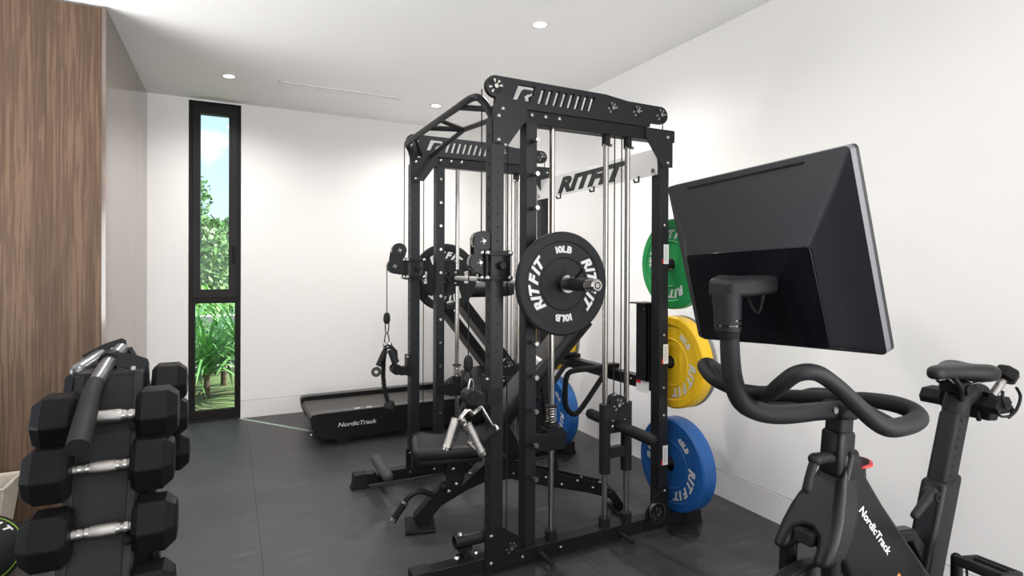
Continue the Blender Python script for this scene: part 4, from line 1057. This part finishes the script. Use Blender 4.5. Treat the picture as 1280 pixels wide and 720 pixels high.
nb('hole').rbox(1.15, 1.22, BY-.022, BY+.022, .632, .660, .003).build('brake_housing', bike)
# head post
HX = Matrix.Translation((1.268, BY, .80)) @ Matrix.Rotation(.11, 4, 'Y')
nb('bike').rbox(-.030, .030, -.026, .026, -.03, .075, .010, 3, HX).build('head_sleeve', bike)
nb('bikegrip').rbox(-.025, .025, -.0215, .0215, .05, .135, .009, 3, HX).build('head_post', bike)
# main frame panel
prof = [(1.275, .835), (1.325, .770), (1.392, .688), (1.505, .567), (1.600, .466), (1.66, .43), (1.70, .36), (1.66, .27), (1.52, .25), (1.42, .33), (1.33, .46), (1.255, .565), (1.215, .64), (1.235, .73)]
nb('bike').prism(prof, BY-.036, BY+.036).build('main_frame', bike, bevel=.010, seg=3)
nb('bike').prism([(1.50, .08), (1.70, .08), (1.68, .30), (1.54, .30)], BY-.025, BY+.025).build('lower_frame', bike, bevel=.006)
m = nb('white'); a = Vector((1.300, BY-.0368, .694)); b = Vector((1.408, BY-.0368, .571))
r_ = (b-a).normalized(); put_text(m, 'NordicTrack', (a+b)/2+Vector((.004, 0, .003)), r_, Vector((-r_.z, 0, r_.x)) if r_.x > 0 else Vector((0, 0, 1)), .0185, .172, shear=.20, bold=.04)
m.build('lettering', bike)
ct = Vector((1.455, BY-.0366, .490)); rr = r_; uu = Vector((-r_.z, 0, r_.x))
def quadp(mb, c, w_, h_, off=0): 
    mb.add([c+rr*(sx*w_/2)+uu*(sy*h_/2)+Vector((0, -off, 0)) for sx, sy in ((-1, -1), (1, -1), (1, 1), (-1, 1))], [(0, 1, 2, 3)])
m = nb('sticker'); quadp(m, ct, .042, .026, .0002); m.mat(M['orange']); quadp(m, ct+uu*.0095, .042, .007, .0006); m.mat(M['red']); quadp(m, ct-rr*.010-uu*.002, .008, .008, .0006)
m.build('warning_sticker', bike)
# red brake knob
nb('satin').cyl((1.347, BY, .735), (1.347, BY, .765), .010, n=16).build('knob_stem', bike)
m = nb('bikegrip').cyl((1.346, BY, .748), (1.344, BY, .778), .0185, n=28).cyl((1.344, BY, .777), (1.343, BY, .785), .0195, .034, n=32)
bk_ = m.build('brake_knob', bike)
nb('red').cyl((1.343, BY, .785), (1.3425, BY, .790), .034, .0335, n=36).build('knob_rim', bk_)
nb('hole').cyl((1.3425, BY, .790), (1.3423, BY, .7915), .027, n=32).build('knob_face', bk_)
# clamp levers
m = nb('bikegrip').tube([(1.245, BY-.005, .812), (1.215, BY-.010, .820), (1.175, BY-.012, .822)], [.012, .012, .0145], n=18, round_end=True).tube([(1.175, BY-.012, .822), (1.155, BY-.014, .790), (1.143, BY-.016, .762)], [.010, .009, .010], n=14, round_end=True)
m.mat(M['hole']).sphere((1.159, BY-.016, .828), .0065, 10); m.build('clamp_lever', bike)
m = nb('bikegrip').sphere((1.600, BY-.028, .678), .018, 18).tube([(1.598, BY-.030, .678), (1.575, BY-.038, .678), (1.505, BY-.042, .645)], [.016, .011, .009], n=16, round_end=True)
m.mat(M['hole']).ring([(.006, 0), (.012, 0), (.012, .003), (.006, .003)], facing((1.590, BY-.050, .678), (1, 0, 0), (0, 0, 1)), 20)
m.build('clamp_lever', bike)
# mast and handlebar
m = nb('bikegrip').tube([(1.300, BY, .918), (1.20, BY, .924), (1.08, BY, .930), (1.005, BY, .946), (.955, BY, .975), (.930, BY, 1.030), (.922, BY, 1.110), (.920, BY, 1.150)], [.0205, .0205, .0205, .0205, .0205, .0200, .0190, .0190], n=24)
mast = m.build('screen_mast', bike)
m = nb('bikegrip').cyl((.920, BY, 1.105), (.918, BY, 1.122), .019, .0255, n=28).cyl((.918, BY, 1.122), (.914, BY, 1.200), .0255, .0295, n=28); m.build('mast_sleeve', mast)
m = nb('glassblack')
for z in (1.130, 1.141): m.ring([(.0250, 0), (.0268, .001), (.0268, .004), (.0250, .005)], Matrix.Translation((.918, BY, z)), 28)
m.build('mast_ring', mast)
m = nb('satin')
for x in (1.232, 1.262): m.cyl((x, BY-.021, .928), (x, BY-.0235, .928), .008, n=14)
m.build('clamp_bolt', mast)
nb('bikegrip').rbox(-.034, .034, -.030, .030, .10, .142, .012, 3, HX).build('handlebar_clamp', bike)
pts = [(1.290, .000, .940), (1.300, .040, .950), (1.320, .095, .950), (1.328, .130, .942), (1.312, .152, .932), (1.260, .160, .926), (1.195, .160, .928), (1.155, .155, .945), (1.115, .150, .975), (1.050, .142, 1.025), (1.005, .134, 1.050), (.972, .118, 1.048), (.968, .085, 1.020), (.990, .045, .995), (1.000, .000, .985)]
rad = [.015, .017, .0185, .0195, .0195, .0195, .019, .0175, .0165, .016, .016, .016, .016, .016, .016]
P_ = [(x, BY-y, z) for x, y, z in pts] + [(x, BY+y, z-.20*y) for x, y, z in pts[::-1][1:]]
nb('bikegrip').tube(P_, rad+rad[::-1][1:], n=20, sub=5).build('handlebar', bike)
for s_ in (-1, 1):
    nb('bikegrip').tube([(1.290, BY+s_*.005, .945), (1.24, BY+s_*.10, .935), (1.215, BY+s_*.165, .925)], .0155, n=18).build('handlebar_brace', bike)
# screen
nrm = Vector((.953, 0, .303)); 
def sp_(x, y, z, o): return Vector((x, y, z)) + nrm*o
rimp = [(.980, 1.103, 1.452), (.980, .636, 1.468), (1.100, .639, 1.088), (1.100, 1.115, 1.068)]
plat = [(.990, 1.045, 1.282), (.987, .716, 1.293), (1.051, .716, 1.094), (1.055, 1.056, 1.074)]
def rr_ring(q, r, k=4):
    """rounded quadrilateral from four corners"""
    out = []
    for i in range(4):
        p = Vector(q[i]); a = (Vector(q[i-1])-p).normalized(); b = (Vector(q[(i+1) % 4])-p).normalized()
        for j in range(k+1):
            t = j/k*PI/2; out.append(p + a*r*(1-math.sin(t)) + b*r*(1-math.cos(t)))
    return out
def shift(q, o): return [Vector(p)+nrm*o for p in q]
def lerpq(a, b, t, off=0): return [Vector(x).lerp(Vector(y), t)+nrm*off for x, y in zip(a, b)]
screen = nb('screenback').loft([rr_ring(rimp, .010), rr_ring(lerpq(rimp, plat, .35, .006), .014), rr_ring(lerpq(rimp, plat, .75, .006), .014), rr_ring(lerpq(rimp, plat, .97, .000), .010), rr_ring(plat, .010)]).build('screen_shell', bike, angle=28)
m = nb('screenedge').loft([rr_ring(shift(rimp, .0), .010), rr_ring(shift(rimp, .015), .010)]).mat(M['bike']).loft([rr_ring(shift(rimp, .0152), .0102), rr_ring(shift(rimp, .023), .0102)]); m.build('screen_bezel', screen)
m = nb('glassblack').loft([rr_ring(lerpq(rimp, plat, .0, .0232), .010), rr_ring(lerpq(rimp, plat, .0, .0245), .010)]); m.build('display_glass', screen)
nb('screenpanel').loft([rr_ring(lerpq(plat, plat, 0, -.0002), .010), rr_ring(lerpq(plat, plat, 0, -.0035), .010)]).build('rear_panel', screen, bevel=.001)
def on_shell(y, dz): 
    t = (1.103-y)/(1.103-.636); top = Vector(rimp[0]).lerp(Vector(rimp[1]), t); bt = Vector(plat[0]).lerp(Vector(plat[1]), t); return top.lerp(bt, dz)
nb('hole').tube([on_shell(1.035, .075)-nrm*.0005, on_shell(.88, .075)-nrm*.0005, on_shell(.725, .075)-nrm*.0005], .0026, n=8, smooth=False, round_end=True).build('vent_slot', screen)
m = nb('bikegrip').loft([[Vector(p) for p in q] for q in (
    [(.885, .874, 1.190), (.885, .874, 1.226), (.900, .826, 1.222), (.900, .826, 1.190)],
    [(.925, .888, 1.192), (.925, .888, 1.236), (.945, .812, 1.230), (.945, .812, 1.192)],
    [(.975, .880, 1.196), (.975, .880, 1.232), (.985, .800, 1.232), (.985, .800, 1.196)],
    [(1.005, .870, 1.200), (1.005, .870, 1.236), (1.010, .800, 1.236), (1.010, .800, 1.200)])])
m.build('swivel_head', mast, bevel=.008, seg=3, angle=45)
nb('hole').tube([(.955, .835, 1.195), (.958, .825, 1.170), (.965, .815, 1.160), (.968, .805, 1.195)], .003, n=8).build('cable', mast)
# seat post
SL = .36
def tp(z, d=0): return 1.640 + (z-.50)*SL + d
m = nb('bike'); rings = []
for z in (.40, .690):
    c = tp(z); rings.append([Vector((c-.045, BY-.030, z)), Vector((c+.048, BY-.030, z+.012)), Vector((c+.048, BY+.030, z+.012)), Vector((c-.045, BY+.030, z))])
m.loft(rings).build('seat_tube', bike, bevel=.012, seg=3)
m = nb('bikegrip'); rings = []
for z in (.66, .865):
    c = tp(z); rings.append([Vector((c-.034, BY-.024, z)), Vector((c+.036, BY-.024, z+.008)), Vector((c+.036, BY+.024, z+.008)), Vector((c-.034, BY+.024, z))])
m.loft(rings); spost = m.build('seat_post', bike, bevel=.010, seg=3)
m = nb('hole')
for k in range(7):
    z = .845-k*.0235; m.cyl((tp(z)-.010, BY-.0238, z), (tp(z)-.010, BY-.0246, z), .0052, n=12)
m.build('adjustment_holes', spost)
m = nb('bikegrip').tube([(tp(.86), BY, .855), (tp(.88)+.003, BY, .885), (tp(.90)+.022, BY, .903), (1.86, BY, .905), (1.90, BY, .900)], [.030, .031, .031, .028, .026], n=20)
m.build('seat_post_elbow', spost)
nb('rubber').prism([(1.89, .88), (1.94, .885), (1.945, .85), (1.925, .825), (1.88, .83)], BY-.03, BY+.03).build('seat_slide_block', spost, bevel=.004)
nb('rubber').tube([(1.835, BY-.02, .885), (1.838, BY-.022, .85), (1.845, BY-.022, .835)], .006, n=8).build('slide_lever', spost)
rings = []
for x, w_, top, th in ((1.656, .004, .980, .012), (1.660, .016, .988, .030), (1.676, .022, .992, .036), (1.70, .026, .993, .036), (1.735, .033, .992, .038), (1.77, .046, .993, .044), (1.805, .062, .996, .054), (1.838, .073, .997, .058), (1.865, .069, .994, .054), (1.882, .048, .986, .038), (1.888, .028, .979, .014)):
    ring = []
    for k in range(20):
        a = 2*PI*k/20; ca, sa = math.cos(a), math.sin(a); e = .75
        y = w_*math.copysign(abs(ca)**e, ca); zz = math.copysign(abs(sa)**e, sa)
        dip = -.010*max(0, 1-(y/(w_+.001))**2*3) if x > 1.78 and zz > 0 else 0
        ring.append(Vector((x, BY+y, top-th/2+zz*th/2+dip)))
    rings.append(ring)
nb('vinyl').loft(rings).build('saddle', bike, subsurf=1)
m = nb('satin')
for s_ in (-1, 1): m.tube([(1.70, BY+s_*.012, .966), (1.74, BY+s_*.022, .940), (1.82, BY+s_*.022, .938), (1.87, BY+s_*.045, .955)], .0042, n=8)
m.build('saddle_rail', bike)
m = nb('rubber').rbox(1.745, 1.80, BY-.028, BY+.028, .915, .945, .006).cyl((1.772, BY-.034, .925), (1.772, BY+.034, .925), .014, n=16).tube([(1.72, BY-.020, .965), (1.735, BY-.03, .935), (1.76, BY-.02, .90), (1.80, BY-.02, .905)], .0065, n=8); m.build('saddle_clamp', bike)
# trays behind and beside the seat for light dumbbells
for (cx, cy, cz) in ((1.83, BY+.075, .884), (1.862, BY-.045, .880)):
    m = nb('rubber').prism([(cx-.042, cz), (cx-.026, cz+.022), (cx+.028, cz+.024), (cx+.044, cz+.008), (cx+.036, cz-.020), (cx-.034, cz-.018)], cy-.026, cy+.026).mat(M['steel']).tube([(cx-.042, cy-.028, cz), (cx-.030, cy-.031, cz-.020), (cx+.022, cy-.031, cz-.024), (cx+.042, cy-.028, cz-.006)], .0035, n=8)
    m.build('dumbbell_cradle', bike, bevel=.003)
db = thing('light_dumbbell', (1.93, BY-.06, .96), 'small black hex dumbbell with chrome handle held in the wire cradle behind the bike saddle', 'dumbbell')
for (c, rr2) in (((1.955, BY-.075, .975), .030), ((1.905, BY-.03, .900), .028)):
    pass
a = Vector((1.872, BY-.040, .902)); b = Vector((1.905, BY-.050, .945)); d = (b-a).normalized()
nb('knurl').cyl(a, b, .0105, n=18).build('handle', db)
fr = frame_to(d)
for p, q in ((b, b+d*.038),):
    m = nb('hexrub'); rings = []
    for (pp, r2) in ((p, .022), (p+d*.006, .028), (q-d*.006, .028), (q, .022)):
        rings.append([pp + fr @ Vector((r2*math.cos(k*PI/3), r2*math.sin(k*PI/3), 0)) for k in range(6)])
    m.loft(rings).build('head', db, bevel=.002)
m = nb('hexrub'); rings = []
for (pp, r2) in ((a-d*.036, .022), (a-d*.030, .028), (a-d*.006, .028), (a, .022)):
    rings.append([pp + fr @ Vector((r2*math.cos(k*PI/3), r2*math.sin(k*PI/3), 0)) for k in range(6)])
m.loft(rings).build('head', db, bevel=.002)
m = nb('steel').tube([(1.845, BY-.075, .925), (1.838, BY-.078, .905), (1.855, BY-.078, .880), (1.885, BY-.078, .880)], .0038, n=8).tube([(1.905, BY-.080, .930), (1.915, BY-.085, .905), (1.900, BY-.082, .870), (1.875, BY-.075, .850)], .0038, n=8)
m.build('wire_cradle', bike)
# carry handle, crank and pedals
m = nb('bike').prism([(1.452, .590), (1.470, .600), (1.560, .588), (1.650, .492), (1.60, .480), (1.545, .560), (1.475, .566)], BY-.016, BY+.016); m.build('carry_handle', bike, bevel=.005)
nb('bikegrip').prism([(1.47, .56), (1.535, .50), (1.58, .50), (1.55, .47), (1.45, .50)], BY-.020, BY+.020).build('rear_cover', bike, bevel=.004)
cz0 = .365
nb('bike').cyl((1.61, BY-.075, cz0), (1.61, BY+.075, cz0), .055, n=32).build('crank_hub', bike)
for s_, zt in ((-1, .535), (1, .195)):
    yy = BY + s_*.082
    cr_ = nb('bike').tube([(1.61, yy, cz0), (1.612, yy, zt)], .0125, n=14, smooth=False, round_end=True).build('crank_arm', bike)
    m = nb('rubber'); yc_ = yy + s_*.065
    m.cyl((1.612, yy, zt), (1.612, yc_+s_*.04, zt), .0085, n=12)
    PM = Matrix.Translation((1.612, yc_, zt+.004)) @ Matrix.Rotation(.18, 4, 'Y')
    for (x0, x1) in ((-.050, -.034), (.034, .050)): m.rbox(x0, x1, -.045, .045, -.010, .012, .004, 2, PM)
    for (q0, q1) in ((-.048, -.036), (.036, .048)): m.rbox(-.050, .050, q0, q1, -.010, .012, .004, 2, PM)
    m.rbox(-.030, -.016, -.045, .045, -.008, .010, .003, 2, PM).rbox(.016, .030, -.045, .045, -.008, .010, .003, 2, PM)
    m.build('pedal', bike)
    m = nb('rubber').tube([PM @ Vector((-.05, -.04, .01)), PM @ Vector((-.065, -.03, .05)), PM @ Vector((-.065, .03, .05)), PM @ Vector((-.05, .04, .01))], .004, n=8, flat=.5) if False else nb('satin').sphere(PM @ Vector((.046, -.044, .0)), .006, 8)
    m.build('pedal_bolt', bike)
nb('rubber').tube([(1.62, BY-.098, .53), (1.625, BY-.10, .47), (1.63, BY-.10, .42), (1.65, BY-.10, .38)], .0028, n=8).build('toe_strap', bike)
